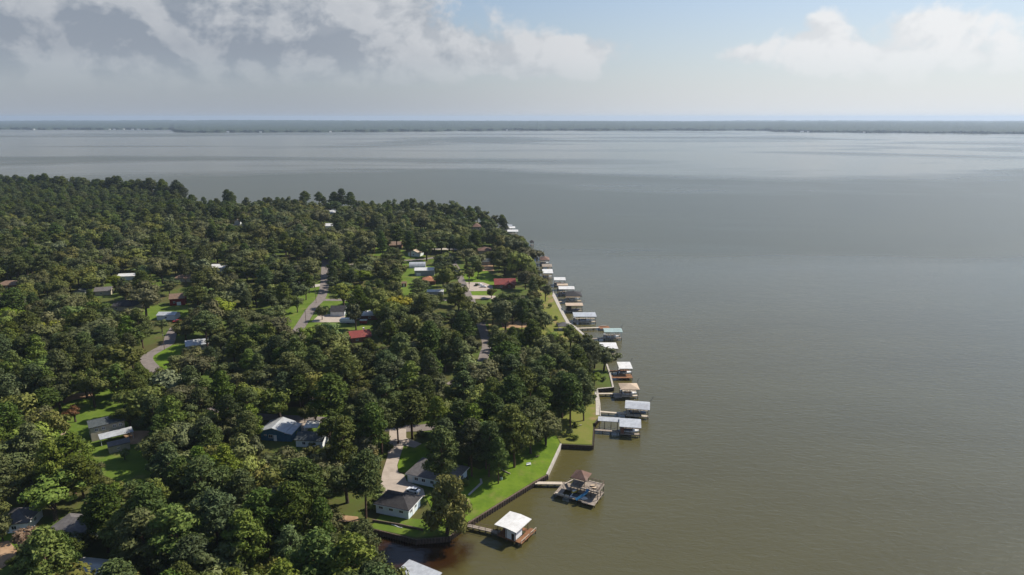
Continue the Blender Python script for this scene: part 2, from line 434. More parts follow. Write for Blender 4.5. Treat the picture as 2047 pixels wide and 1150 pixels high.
def build_far():
    xs = np.array([-900, 0, 378, 384, 400, 600, 800, 1020, 1505, 1520, 1700, 2047, 3000])
    ys = np.array([258.6, 259.2, 259.6, 263.6, 265, 264.6, 263.2, 261, 261.2, 263.4, 265.6, 269, 272])
    rg = np.random.RandomState(3)
    NC, NR = 1000, 46
    px = np.linspace(-420, 2470, NC)
    d0 = np.array([U(a, np.interp(a, xs, ys) + .25 * math.sin(a * .06) + .12 * math.sin(a * .23), 0).y for a in px])
    rows = np.concatenate([[0, 0, 4], 4 + np.cumsum(np.geomspace(22, 900, NR - 3))])
    slope = (px - 1023.5) / FPX / CP
    V = np.zeros((NC, NR, 3))
    ph = rg.rand(12) * 6
    for j in range(NR):
        dy = d0 + rows[j] + (rg.rand(NC) - .5) * (0 if j < 2 else 10)
        x = dy * slope
        hill = np.zeros(NC)
        for k_ in range(6):
            hill += np.sin(x * .00023 * (1.45 ** k_) + ph[k_] + dy * .00031 * (1.3 ** k_)) / (1.35 ** k_)
        hill = (hill + 1.9) * 13 * np.clip((rows[j] - 150) / 3800, 0, 1)
        if j == 0: z = np.full(NC, -1.0)
        elif j == 1: z = np.full(NC, 1.2) + rg.rand(NC) * 2
        else: z = 11 + hill + rg.rand(NC) * 8 + 4 * np.sin(x * .012 + ph[7]) * np.sin(x * .0047 + dy * .004)
        V[:, j] = np.column_stack([x, dy, z])
    idx = np.arange(NC * NR).reshape(NC, NR)
    f = np.stack([idx[:-1, :-1], idx[1:, :-1], idx[1:, 1:], idx[:-1, 1:]], -1).reshape(-1, 4)
    o = link('far_woodland', mesh_from('far_woodland', V.reshape(-1, 3), f.tolist(), ['far_canopy']))
    tag(o, 'low wooded hills along the far shore fading into haze', 'woodland', kind='stuff')
    return px, d0
far_px, far_d0 = build_far()

# roads, drives, lawns
ROADS = []
def road(path, w, mat='asphalt', name='road', off=.12):
    o, d = ribbon(name, path, w, mat, off); ROADS.append((np.array([tuple(q) for q in d]), w)); return o
road([(351, 655), (341, 672), (336, 688), (312, 702), (293, 716), (303, 733), (325, 750), (372, 782), (430, 815), (500, 831), (560, 836), (650, 841), (730, 850), (792, 857), (860, 854), (930, 838), (1010, 812)], 5.6)
road([(651, 520), (650, 545), (648, 575), (641, 597), (624, 616), (606, 644), (592, 667), (575, 700)], 6.0)
road([(893, 505), (905, 525), (915, 541), (922, 560), (933, 583), (948, 615), (962, 650), (973, 688), (969, 706), (962, 725), (935, 748), (900, 770)], 5.0)
road([(890, 512), (830, 520), (760, 522), (700, 530), (650, 540)], 5.0)
road([(648, 600), (700, 600), (790, 600), (860, 600), (950, 600)], 5.0)
drape('driveway', [(779, 857), (812, 858), (812, 876), (843, 888), (829, 896), (807, 891), (794, 931), (796, 945), (808, 950), (813, 963), (846, 978), (850, 992), (836, 1000), (800, 985), (757, 992), (764, 947), (775, 912)], 'concrete_drive', .16, 3, 'pale concrete driveway beside the grey-roofed house')
drape('lawn', [(807, 891), (829, 896), (843, 888), (872, 882), (905, 900), (900, 920), (865, 915), (813, 945), (797, 944), (795, 931)], 'lawn_vivid', .1, 3)
drape('lawn', [(850, 992), (905, 985), (938, 960), (925, 925), (960, 940), (985, 926), (1040, 902), (1060, 880), (1112, 872), (1120, 889), (1092, 949), (1066, 963), (932, 1046), (900, 1060), (870, 1030)], 'lawn_vivid', .1, 3)
drape('lawn', [(1112, 872), (1100, 850), (1140, 826), (1180, 785), (1192, 780), (1197, 806), (1198, 832), (1186, 848), (1183, 889), (1122, 887)], 'lawn_dry', .1, 3)
drape('lawn', [(740, 1056), (832, 1075), (893, 1070), (905, 1055), (850, 1040), (760, 1030)], 'lawn', .1, 3)
drape('lawn', [(95, 830), (120, 806), (170, 785), (262, 768), (258, 800), (245, 835), (275, 862), (310, 880), (300, 930), (325, 965), (290, 985), (205, 950), (150, 905), (110, 870)], 'lawn', .1, 4)
drape('dirt_patch', [(118, 800), (150, 788), (190, 783), (188, 794), (150, 800), (128, 808)], 'sand', .2, 3)
drape('dirt_patch', [(245, 872), (262, 862), (298, 862), (302, 884), (262, 890)], 'sand', .2, 3)
drape('dirt_patch', [(0, 1085), (18, 1082), (34, 1102), (28, 1122), (0, 1140)], 'sand', .2, 3)
drape('sand_bank', [(640, 1032), (672, 1030), (715, 1034), (722, 1046), (690, 1044), (650, 1040)], 'sand', .2, 3)
drape('lawn', [(300, 705), (340, 690), (372, 690), (372, 700), (350, 722), (326, 742), (312, 735)], 'lawn_vivid', .06, 4)
drape('lawn', [(276, 622), (300, 612), (375, 608), (378, 632), (320, 640), (285, 640)], 'lawn', .1, 4)
drape('lawn', [(548, 650), (590, 592), (642, 560), (642, 590), (625, 610), (598, 650), (585, 668)], 'lawn', .06, 4)
drape('lawn', [(654, 560), (660, 600), (760, 600), (800, 660), (700, 660), (610, 655), (640, 610)], 'lawn', .06, 4)
drape('parking_pad', [(640, 628), (690, 630), (690, 645), (622, 645)], 'concrete_drive', .2, 4)
drape('driveway', [(580, 575), (640, 568), (640, 573), (582, 582)], 'concrete', .2, 4)
drape('lawn', [(745, 512), (752, 494), (775, 494), (850, 510), (850, 532), (870, 532), (872, 590), (800, 590), (798, 540), (810, 515)], 'lawn', .1, 4)
drape('lawn', [(917, 536), (965, 536), (1000, 560), (985, 600), (936, 588), (926, 562)], 'lawn_vivid', .06, 4)
drape('driveway', [(931, 565), (965, 565), (985, 572), (985, 582), (938, 583)], 'concrete_drive', .2, 4)
drape('driveway', [(942, 591), (990, 592), (992, 598), (945, 598)], 'concrete_drive', .2, 4)
drape('driveway', [(955, 525), (985, 528), (988, 542), (962, 542)], 'sand', .2, 4)
drape('lawn', [(1068, 575), (1095, 575), (1107, 590), (1123, 627), (1134, 647), (1149, 656), (1170, 674), (1147, 681), (1110, 675), (1080, 640), (1065, 600)], 'lawn_dry', .1, 4)
drape('lawn', [(975, 640), (1060, 640), (1110, 675), (1060, 680), (980, 672)], 'lawn_dry', .1, 4)
drape('playground', [(1000, 645), (1055, 640), (1062, 655), (1005, 657)], 'sand', .2, 4)
drape('lawn', [(974, 688), (986, 686), (988, 706), (974, 722)], 'lawn_vivid', .1, 3)
drape('lawn', [(930, 745), (960, 722), (962, 750), (900, 800), (870, 800)], 'lawn_dry', .1, 4)
drape('lawn', [(545, 815), (640, 812), (690, 830), (650, 838), (560, 832)], 'lawn', .08, 4)
drape('lawn', [(600, 845), (660, 845), (665, 870), (640, 880), (600, 870)], 'lawn', .08, 4)
drape('patio', [(588, 842), (622, 843), (612, 868), (585, 872)], 'concrete_drive', .2, 3)
drape('lawn', [(0, 1062), (22, 1058), (45, 1075), (30, 1105), (0, 1090)], 'lawn_vivid', .1, 3)
drape('garden_path', [(935, 990), (938, 992), (965, 967), (963, 958), (959, 958), (960, 966)], 'concrete', .2, 2)
drape('waterfront_walk', [(1106, 583), (1110, 590), (1128, 627), (1139, 646), (1153, 655), (1175, 675), (1145, 685), (1140, 681), (1168, 673), (1148, 656), (1133, 648), (1122, 628), (1104, 592)], 'concrete', .25, 3)
drape('waterfront_walk', [(1188, 779), (1193, 779), (1198, 806), (1198, 831), (1191, 831), (1191, 806)], 'concrete', .2, 3)

# ---------------------------------------------------------------- seawalls
def seawall(label, path, mat, top=.25, th=.35, post=None, postmat='timber_dark', cap=None):
    P = [U(a, b, WALLZ) for a, b in path]
    root = thing('seawall', label, 'seawall', (P[0].x, P[0].y, 0))
    o = Vector((P[0].x, P[0].y, 0))
    mb = MB(); mc = MB()
    shared = MB().tube((0, 0, -1.6), (0, 0, WALLZ + top - .05), .13, .12, 6).mesh('post', postmat) if post else None
    for a, b in zip(P[:-1], P[1:]):
        a, b = a - o, b - o; d = (b - a); n = Vector((d.y, -d.x, 0)).normalized()      # outward to the water
        zt = WALLZ + top
        q0, q1 = a + n * .02, b + n * .02; r0, r1 = a + n * th, b + n * th
        mb.add([(q0.x, q0.y, -1.6), (q1.x, q1.y, -1.6), (r1.x, r1.y, -1.6), (r0.x, r0.y, -1.6), (q0.x, q0.y, zt), (q1.x, q1.y, zt), (r1.x, r1.y, zt), (r0.x, r0.y, zt)],
               [(3, 2, 1, 0), (4, 5, 6, 7), (0, 1, 5, 4), (1, 2, 6, 5), (2, 3, 7, 6), (3, 0, 4, 7)])
        if cap:
            c0, c1 = a - n * .25, b - n * .25; e0, e1 = a + n * (th + .12), b + n * (th + .12)
            mc.add([(c0.x, c0.y, zt + .003), (c1.x, c1.y, zt + .003), (e1.x, e1.y, zt + .003), (e0.x, e0.y, zt + .003), (c0.x, c0.y, zt + .15), (c1.x, c1.y, zt + .15), (e1.x, e1.y, zt + .15), (e0.x, e0.y, zt + .15)],
                   [(3, 2, 1, 0), (4, 5, 6, 7), (0, 1, 5, 4), (1, 2, 6, 5), (2, 3, 7, 6), (3, 0, 4, 7)])
        if post:
            k_ = max(1, int(d.length / post))
            for i in range(k_ + 1):
                q = a + d * (i / k_) + n * (th + .14)
                link('post', shared, root, (q.x, q.y, 0))
    mb.part('wall', mat, root)
    if cap: mc.part('cap', cap, root)
    return root
seawall('weathered timber seawall with posts along the bright lawn by the two-level dock', [(931, 1047), (1066, 964), (1093, 949)], 'timber_wall', .12, .45, 1.1)
seawall('low timber seawall below the white garage beside the brown creek', [(732, 1053), (832, 1078), (896, 1073), (931, 1047)], 'timber_wall', .05, .3, .8)
seawall('thin pale-capped seawall beside the bright green lawn', [(1093, 949), (1121, 888)], 'concrete', .1, .25, None, cap='concrete')
seawall('dark timber seawall across the end of the dry lawn', [(1121, 888), (1184, 891)], 'timber_dark', .12, .35, 1.2)
seawall('curving dark seawall on the water side of the dry lawn', [(1184, 891), (1187, 848), (1199, 832)], 'timber_dark', .12, .3, 1.3)
seawall('pale concrete seawall beside the tan hip-roofed boathouse', [(1199, 832), (1198, 806), (1193, 778)], 'concrete', .15, .4)
seawall('short dark seawall around the lot beside the brown deck', [(1193, 778), (1225, 775), (1219, 749), (1212, 728)], 'timber_dark', .15, .4, 2.0, cap='concrete')
seawall('long pale seawall at the point below the row of boathouses', [(1146, 683), (1172, 674), (1150, 655), (1135, 646), (1124, 626), (1107, 588)], 'concrete', .1, .3)

# ---------------------------------------------------------------- buildings
def roof_shape(kind, L, W, rise, o, t=.22):
    """top faces of a roof, thickened; eave underside at z=0"""
    x, y = L / 2 + o, W / 2 + o
    v = [(-x, -y, 0), (x, -y, 0), (x, y, 0), (-x, y, 0)]
    if kind == 'hip':
        if L >= W + .1:
            r = L / 2 - W / 2; v += [(-r, 0, rise), (r, 0, rise)]; f = [(0, 1, 5, 4), (1, 2, 5), (2, 3, 4, 5), (3, 0, 4)]
        elif W > L + .1:
            r = W / 2 - L / 2; v += [(0, -r, rise), (0, r, rise)]; f = [(0, 1, 4), (1, 2, 5, 4), (2, 3, 5), (3, 0, 4, 5)]
        else:
            v += [(0, 0, rise)]; f = [(0, 1, 4), (1, 2, 4), (2, 3, 4), (3, 0, 4)]
    elif kind == 'gable_x': v += [(-x, 0, rise), (x, 0, rise)]; f = [(0, 1, 5, 4), (2, 3, 4, 5)]
    elif kind == 'gable_y': v += [(0, -y, rise), (0, y, rise)]; f = [(1, 2, 5, 4), (3, 0, 4, 5)]
    elif kind == 'shed':    v = [(-x, -y, 0), (x, -y, 0), (x, y, rise), (-x, y, rise)]; f = [(0, 1, 2, 3)]
    elif kind == 'shed_x':  v = [(-x, -y, rise), (x, -y, 0), (x, y, 0), (-x, y, rise)]; f = [(0, 1, 2, 3)]
    elif kind == 'barrel':
        v, f = [], []; n = 9
        for i in range(n):
            a = math.pi * i / (n - 1); v += [(-x, -y * math.cos(a), rise * math.sin(a)), (x, -y * math.cos(a), rise * math.sin(a))]
        f = [(2 * i, 2 * i + 1, 2 * i + 3, 2 * i + 2) for i in range(n - 1)]
    bm = bmesh.new(); bv = [bm.verts.new(q) for q in v]; fs = [bm.faces.new([bv[i] for i in q]) for q in f]
    bmesh.ops.recalc_face_normals(bm, faces=fs)
    for q in fs:
        if q.normal.z < -1e-6: q.normal_flip()
    bm.normal_update()
    bmesh.ops.solidify(bm, geom=list(bm.faces), thickness=-t if False else t)
    zmin = min(q.co.z for q in bm.verts)
    for q in bm.verts: q.co.z -= zmin if zmin < 0 else 0
    me_v = [tuple(q.co) for q in bm.verts]; bm.verts.index_update(); me_f = [tuple(w.index for w in q.verts) for q in bm.faces]
    bm.free()
    return me_v, me_f
def roof_part(parent, kind, L, W, rise, o, z, mat, name='roof', loc=(0, 0)):
    v, f = roof_shape(kind, L, W, rise, o)
    return link(name, mesh_from(name, v, f, [mat]), parent, (loc[0], loc[1], z))
WCACHE = {}
def window(parent, side, u, zc, w, h, L, W, frame='trim_white', door=False):
    key = (w, h, frame, door)
    if key not in WCACHE:
        t = .09
        mb = MB()
        for a in ((-w / 2 - t, -w / 2, -h / 2 - t, h / 2 + t), (w / 2, w / 2 + t, -h / 2 - t, h / 2 + t), (-w / 2, w / 2, h / 2, h / 2 + t), (-w / 2, w / 2, -h / 2 - t, -h / 2)):
            mb.box(a[0], a[1], -.07, .02, a[2], a[3])
        if not door: mb.box(-.03, .03, -.06, .02, -h / 2, h / 2)
        WCACHE[key] = (mb.mesh('window', frame), MB().box(-w / 2, w / 2, -.035, .02, -h / 2, h / 2).mesh('pane', 'glass_dark' if not door else 'trim_white'))
    mf, mp = WCACHE[key]
    loc, rz = {'f': ((-L / 2 + u * L, -W / 2, zc), 0), 'r': ((L / 2, -W / 2 + u * W, zc), math.pi / 2), 'l': ((-L / 2, W / 2 - u * W, zc), -math.pi / 2), 'b': ((L / 2 - u * L, W / 2, zc), math.pi)}[side]
    o = link('door' if door else 'window', mf, parent, loc, (0, 0, rz)); link('door_panel' if door else 'pane', mp, o)
    return o
FOOT = []          # footprints (x, y, radius) that trees keep clear of
LAND = []          # landmarks for telling the trees apart
def walls(parent, L, W, h, kind, rise, mat, o=.0, base=-.6, loc=(0, 0)):
    x, y = L / 2, W / 2; k_ = rise
    v = [(-x, -y, base), (x, -y, base), (x, y, base), (-x, y, base), (-x, -y, h), (x, -y, h), (x, y, h), (-x, y, h)]
    f = [(3, 2, 1, 0), (0, 1, 5, 4), (2, 3, 7, 6)]
    if kind == 'gable_x':
        v += [(-x, 0, h + k_ * y / (y + o)), (x, 0, h + k_ * y / (y + o))]; f += [(1, 2, 6, 9, 5), (3, 0, 4, 8, 7), (4, 5, 9, 8), (6, 7, 8, 9)]
    elif kind == 'gable_y':
        v += [(0, -y, h + k_ * x / (x + o)), (0, y, h + k_ * x / (x + o))]; f = [(3, 2, 1, 0), (0, 1, 5, 8, 4), (2, 3, 7, 9, 6), (1, 2, 6, 5), (3, 0, 4, 7), (5, 6, 9, 8), (7, 4, 8, 9)]
    elif kind == 'shed':
        v[6] = (x, y, h + k_); v[7] = (-x, y, h + k_); f += [(1, 2, 6, 5), (3, 0, 4, 7), (4, 5, 6, 7)]
    elif kind == 'shed_x':
        v[4] = (-x, -y, h + k_); v[7] = (-x, y, h + k_); f += [(1, 2, 6, 5), (3, 0, 4, 7), (4, 5, 6, 7)]
    else:
        f += [(1, 2, 6, 5), (3, 0, 4, 7), (4, 5, 6, 7)]
    return link('wall', mesh_from('wall', v, f, [mat]), parent, (loc[0], loc[1], 0))
def house(name, label, cat, A, B, W, h, kind, rise, rm, wm, wins=(), doors=(), o=.5, group=None, short=None, L=None, frame='trim_white'):
    a, b = G(*A), G(*B); d = (b - a).xy; L = L or d.length; d = d.normalized(); n = Vector((-d.y, d.x))
    c = (a.xy + b.xy) / 2 + n * W / 2
    z = zl(c.x, c.y)
    root = thing(name, label, cat, (c.x, c.y, z), math.atan2(d.y, d.x), group)
    if kind != 'barrel': walls(root, L, W, h, kind, rise, wm, o)
    else:
        mb = MB(); n_ = 9; x, y = L / 2 - .1, W / 2 - .1
        v = []
        for i in range(n_):
            t = math.pi * i / (n_ - 1); v += [(-x, -y * math.cos(t), (h + rise) * math.sin(t)), (x, -y * math.cos(t), (h + rise) * math.sin(t))]
        f = [tuple(range(0, 2 * n_, 2)), tuple(range(2 * n_ - 1, 0, -2))]
        link('wall', mesh_from('wall', v, f, [wm]), root)
    rf = roof_part(root, kind, L, W, rise if kind != 'barrel' else h + rise, o, h + .01 if kind != 'barrel' else 0, rm)
    for s, u, zc, w, hh in wins: window(root, s, u, zc, w, hh, L, W, frame)
    for s, u, w in doors: window(root, s, u, 1.1, w, 2.1, L, W, frame, True)
    FOOT.append((c.x, c.y, math.hypot(L, W) / 2))
    if short: LAND.append((short, *project(c.x, c.y, z + h / 2)[:2]))
    root['_dims'] = 0; del root['_dims']
    return root, L, W, rf

# the garage and the main house on the point
garage, gL, gW, grf = house('garage', 'white garage with charcoal hip roof and three front windows above the creek', 'garage', (752, 1025), (817, 1039), 7.6, 3.0, 'hip', 2.1, 'roof_charcoal', 'wall_blue_white',
    [('f', .16, 2.0, 1.3, .75), ('f', .47, 2.0, 1.3, .75), ('f', .78, 2.0, 1.3, .75), ('r', .22, 1.9, 1.0, 1.0), ('r', .6, 1.9, 1.0, 1.0)], [('r', .42, 1.0)], .45, short='the white garage', frame='trim_white')
mainh, mL, mW, mrf = house('house', 'pale blue house with large grey hip roof behind the tall pine', 'house', (815, 963), (905, 984), 10.6, 2.9, 'hip', 2.7, 'roof_grey', 'wall_blue_white',
    [('f', .2, 1.7, 1.2, 1.0), ('f', .36, 1.7, 1.2, 1.0), ('f', .55, 1.7, 1.2, 1.0), ('f', .78, 1.7, 1.2, 1.0), ('r', .3, 1.7, 1.6, 1.3), ('r', .65, 1.7, 1.6, 1.3), ('l', .5, 1.7, 1.2, 1.0)], [('f', .08, 1.0)], .6, short='the pale blue house')
MB().box(-.3, .3, -.3, .3, -.6, 1.0).part('chimney', 'wall_brick', mrf, (1.5, 1.2, 2.2))
MB().box(-.06, .06, -.06, .06, 0, .7).part('vent_pipe', 'trim_white', mrf, (-4, -2.6, 1.3))
for xx, yy, zz_ in ((-2.5, -1.6, 1.0), (2.2, -1.2, 1.3), (.5, 1.8, .9)):
    MB().tube((0, 0, -.4), (0, 0, .55), .1, .1, 7).part('vent_pipe', 'metal_dark', grf, (xx, yy, zz_))
for rt, LL, WW in ((garage, gL + .9, gW + .9), (mainh, mL + 1.2, mW + 1.2)):
    hh = 2.93 if rt is garage else 2.83
    gt = MB().box(-LL / 2, LL / 2, -WW / 2 - .12, -WW / 2 - .003, hh, hh + .13).box(LL / 2 + .003, LL / 2 + .12, -WW / 2, WW / 2, hh, hh + .13)
    gt.part('gutter', 'trim_white', rt)
# low wall and steps below the garage
pt = [G(745, 1043), G(800, 1052), G(846, 1062)]
rw = thing('retaining_wall', 'low timber retaining wall below the white garage', 'wall', (pt[0].x, pt[0].y, pt[0].z))
mb = MB()
for a, b in zip(pt[:-1], pt[1:]): mb.beam(a - pt[0] + Vector((0, 0, .2)), b - pt[0] + Vector((0, 0, .2)), .3, 1.1)
mb.part('timber', 'timber_wall', rw)
# blue house
bh, L, W, rf = house('house', 'dark blue house with white metal gable roof among the trees', 'house', (522, 880), (570, 883), 9.0, 3.4, 'gable_y', 1.6, 'roof_silver', 'wall_blue',
    [('f', .42, 1.7, 1.5, 1.1), ('f', .2, 2.1, .8, .4), ('r', .3, 1.7, 1.1, 1.0)], [('f', .6, 1.0)], .4, short='the dark blue house')
roof_part(bh, 'shed_x', 2.4, W, .5, .2, 2.7, 'roof_silver', 'side_roof', (L / 2 + 1.45, 0))
MB().box(-1.2, 1.2, -W / 2 + .2, W / 2 - .2, -.6, 2.7).part('side_room', 'wall_blue', bh, (L / 2 + 1.22, 0, 0))
house('small_house', 'small house with dark grey roof beside the dark blue house', 'house', (592, 893), (645, 896), 6.5, 2.6, 'gable_x', 1.6, 'roof_slate', 'wall_white', [('f', .3, 1.5, 1.1, 1.0), ('f', .7, 1.5, 1.1, 1.0)], (), .5, short='the small slate-roofed house')
def carport(label, A, B, W, h, mat, short=None):
    a, b = G(*A), G(*B); d = (b - a).xy; L = d.length; d.normalize(); n = Vector((-d.y, d.x)); c = (a.xy + b.xy) / 2 + n * W / 2; z = zl(c.x, c.y)
    root = thing('carport', label, 'carport', (c.x, c.y, z), math.atan2(d.y, d.x))
    roof_part(root, 'shed', L, W, .4, .2, h, mat)
    pm = MB().box(-.07, .07, -.07, .07, -.3, h + .05).mesh('post', 'trim_white')
    for sx in (-1, 1):
        for sy in (-1, 1): link('post', pm, root, (sx * (L / 2 - .15), sy * (W / 2 - .15), 0))
    FOOT.append((c.x, c.y, math.hypot(L, W) / 2))
carport('open carport with white metal roof beside the dark blue house', (609, 869), (635, 869), 5.0, 2.7, 'roof_white')
# two-storey tan house group
th_, L, W, rf = house('house', 'two-storey tan house with dark slate roof beside the meadow', 'house', (184, 884), (252, 868), 7.0, 5.4, 'gable_x', 1.5, 'roof_slate', 'wall_tan',
    [('f', .18, 4.2, .9, .9), ('f', .38, 4.2, .9, .9), ('f', .7, 4.2, .9, .9), ('f', .88, 4.2, .9, .9), ('l', .5, 4.2, 1.0, .9), ('l', .3, 1.6, 1.0, 1.0)], [('f', .3, 1.0)], .4, short='the two-storey tan house')
carport('weathered metal porch roof on posts beside the two-storey tan house', (203, 893), (268, 877), 4.0, 2.6, 'roof_silver')
house('shed', 'small tan shed with rounded dark roof on the left meadow', 'shed', (219, 908), (261, 898), 4.2, 2.5, 'gable_x', 1.0, 'roof_grey', 'wall_tan', [('f', .45, 1.4, .7, .6)], (), .25, short='the small tan shed')
# lower left corner
house('house', 'white house with grey hip roof at the lower left edge', 'house', (2, 1068), (58, 1064), 8.0, 3.0, 'hip', 2.2, 'roof_grey', 'wall_white', [('f', .5, 1.7, 1.2, 1.0), ('r', .5, 1.7, 1.2, 1.0)], (), .5, short='the white house at the left edge')
house('house', 'long house with dull grey hip roof near the lower left corner', 'house', (100, 1078), (178, 1086), 8.0, 2.8, 'hip', 2.0, 'roof_grey', 'wall_blue_white', [('f', .5, 1.6, 1.2, 1.0), ('f', .85, 1.6, 1.2, 1.0)], (), .5, short='the long grey-roofed house')
house('outbuilding', 'white outbuilding with white metal roof on the bottom edge', 'outbuilding', (136, 1163), (205, 1172), 6.0, 2.6, 'gable_x', 1.1, 'roof_white', 'wall_white', [('f', .4, 1.5, 1.0, .8)], (), .4, short='the white outbuilding')
# houses farther back: A, B front base corners in the photograph
house('house', 'cream cottage with light grey roof beside the bend in the left road', 'house', (374, 704), (418, 698), 8.0, 2.8, 'gable_x', 1.8, 'roof_silver', 'wall_tan', [('f', .25, 1.6, 1.2, 1.0), ('f', .7, 1.6, 1.2, 1.0)], (), .5, short='the cream cottage')
house('house', 'house with wide black hip roof on the left side of the suburb', 'house', (218, 622), (268, 622), 11.0, 2.8, 'hip', 2.5, 'roof_charcoal', 'wall_tan', [('f', .3, 1.6, 1.2, 1.0), ('f', .7, 1.6, 1.2, 1.0)], (), .6, short='the wide black-roofed house')
house('outbuilding', 'low outbuilding with white metal roof beside the red car', 'outbuilding', (314, 640), (350, 640), 7.0, 2.6, 'gable_x', 1.2, 'roof_silver', 'wall_white', [('f', .5, 1.5, 1.0, .8)], (), .3, short='the low metal-roofed outbuilding')
house('barn', 'red wooden barn among oaks on the left', 'barn', (340, 612), (370, 610), 8.0, 4.2, 'gable_x', 2.4, 'roof_brown', 'wall_red', [('f', .3, 2.2, 1.0, 1.0)], [('f', .6, 2.2)], .4, short='the red barn')
house('house', 'low house with rust brown roof at the far left edge', 'house', (-8, 580), (36, 578), 9.0, 2.8, 'hip', 2.2, 'roof_brown', 'wall_brick', [('f', .5, 1.6, 1.2, 1.0)], (), .6, short='the rust-roofed house')
house('house', 'tan house with grey gable roof facing the left lawn', 'house', (190, 592), (222, 590), 8.0, 2.8, 'gable_x', 1.9, 'roof_grey', 'wall_tan', [('f', .4, 1.6, 1.2, 1.0)], (), .5, short='the tan gabled house')
house('house', 'dark-roofed little house left of the tan gabled house', 'house', (148, 592), (170, 592), 8.0, 2.6, 'gable_y', 1.7, 'roof_slate', 'wall_grey', [('f', .5, 1.5, 1.0, .9)], (), .5)
house('outbuilding', 'long white-roofed outbuilding deep in the left trees', 'outbuilding', (236, 561), (270, 560), 7.0, 2.8, 'gable_x', 1.3, 'roof_white', 'wall_white', (), (), .4, short='the long white-roofed outbuilding')
house('house', 'house with flat-looking brown roof behind the red barn', 'house', (349, 564), (383, 564), 10.0, 2.7, 'hip', 2.0, 'roof_brown', 'wall_tan', [('f', .4, 1.5, 1.2, .9)], (), .6, short='the brown-roofed house')
house('house', 'white-roofed house glinting among trees left of the straight road', 'house', (420, 544), (448, 544), 12.0, 2.8, 'gable_x', 1.9, 'roof_white', 'wall_white', [('f', .4, 1.5, 1.2, .9)], (), .5, short='the glinting white-roofed house')
house('house', 'house with dark roof nearly hidden in the far left woods', 'house', (186, 507), (211, 507), 11.0, 2.8, 'hip', 2.6, 'roof_charcoal', 'wall_brick', (), (), .6)
house('garage', 'dark-roofed garage with two pale doors beside the parked camper', 'garage', (661, 633), (689, 633), 8.0, 2.9, 'gable_x', 2.6, 'roof_charcoal', 'wall_white', (), [('f', .3, 2.6), ('f', .75, 2.6)], .4, short='the dark-roofed garage')
house('house', 'long house with bright white roof behind the parked camper', 'house', (700, 641), (756, 640), 9.0, 2.7, 'gable_x', 1.6, 'roof_white', 'wall_brick', [('f', .3, 1.5, 1.2, .9), ('f', .7, 1.5, 1.2, .9)], (), .6, short='the long white-roofed house')
rh, L, W, rf = house('house', 'brick house with bright red metal roof in the middle of the trees', 'house', (703, 686), (741, 682), 9.5, 2.6, 'gable_x', 2.3, 'roof_red', 'wall_brick', [('f', .3, 1.5, 1.2, .9)], (), .7, short='the bright red roof')
MB().box(-.4, .4, -.4, .4, -.5, 1.4).part('chimney', 'trim_white', rf, (2.5, 1.0, 1.9))
house('warehouse', 'long grey metal shed with white roof in the middle lawn', 'shed', (829, 552), (868, 552), 8.0, 4.0, 'gable_x', 1.5, 'roof_white', 'wall_grey', (), [('f', .2, 3.0)], .2, short='the long metal shed')
house('storage_hut', 'rounded blue-grey metal hut behind the long metal shed', 'hut', (818, 537), (850, 537), 9.0, 1.0, 'barrel', 3.2, 'roof_silver', 'wall_grey', (), (), .1, short='the rounded metal hut')
house('house', 'house with orange-brown hip roof in front of the long metal shed', 'house', (845, 570), (870, 570), 10.0, 2.7, 'hip', 2.4, 'roof_orange', 'wall_brick', [('f', .5, 1.5, 1.2, .9)], (), .6, short='the orange-brown roof')
house('shed', 'little brown garden shed on the middle lawn', 'shed', (803, 574), (812, 574), 3.5, 2.4, 'gable_x', 1.0, 'roof_brown', 'wall_brick', (), [('f', .5, 1.0)], .25)
house('house', 'small white gabled house above the middle lawn', 'house', (816, 512), (837, 514), 9.0, 3.0, 'gable_y', 2.4, 'roof_tan', 'wall_white', [('f', .5, 1.6, 1.2, 1.0)], (), .5, short='the small white gabled house')
house('house', 'house with reddish brown gable roof beyond the middle lawn', 'house', (779, 497), (803, 497), 11.0, 2.8, 'gable_x', 2.5, 'roof_brown', 'wall_brick', (), (), .6, short='the reddish brown roof')
house('outbuilding', 'low white-roofed shelter below the orange-brown roof', 'shelter', (854, 591), (886, 591), 4.0, 2.4, 'shed', .5, 'roof_white', 'wall_grey', (), (), .3)
rr, L, W, rf = house('house', 'house with dark red metal roof near the row of boathouses', 'house', (990, 577), (1030, 577), 11.0, 2.8, 'gable_x', 3.0, 'roof_red', 'wall_brick', [('f', .3, 1.5, 1.2, .9), ('f', .7, 1.5, 1.2, .9)], (), .7, short='the dark red roof')
roof_part(rr, 'gable_y', 6.0, 6.0, 2.2, .5, 2.85, 'roof_red', 'porch_roof', (L * .2, -W / 2 - 1.0))
house('house', 'grey house with pale yard above the dark red roof', 'house', (962, 531), (980, 531), 9.0, 2.8, 'gable_x', 2.0, 'roof_slate', 'wall_grey', (), (), .5, short='the grey house with pale yard')
house('house', 'house with mauve brown roof near the far waterfront', 'house', (957, 508), (982, 508), 11.0, 2.8, 'hip', 2.4, 'roof_gazebo', 'wall_tan', (), (), .6, short='the mauve brown roof')
house('house', 'tall two-storey house with brown hip roof near the far point', 'house', (944, 466), (962, 466), 12.0, 6.2, 'hip', 3.0, 'roof_gazebo', 'wall_grey', [('f', .3, 1.6, 1.4, 1.2), ('f', .7, 1.6, 1.4, 1.2), ('f', .3, 4.6, 1.4, 1.2), ('f', .7, 4.6, 1.4, 1.2)], (), .6, short='the tall far house')
house('house', 'grey-roofed house beside the straight road', 'house', (591, 577), (610, 577), 14.0, 2.8, 'hip', 2.4, 'roof_grey', 'wall_grey', (), (), .5, short='the straight-road house')
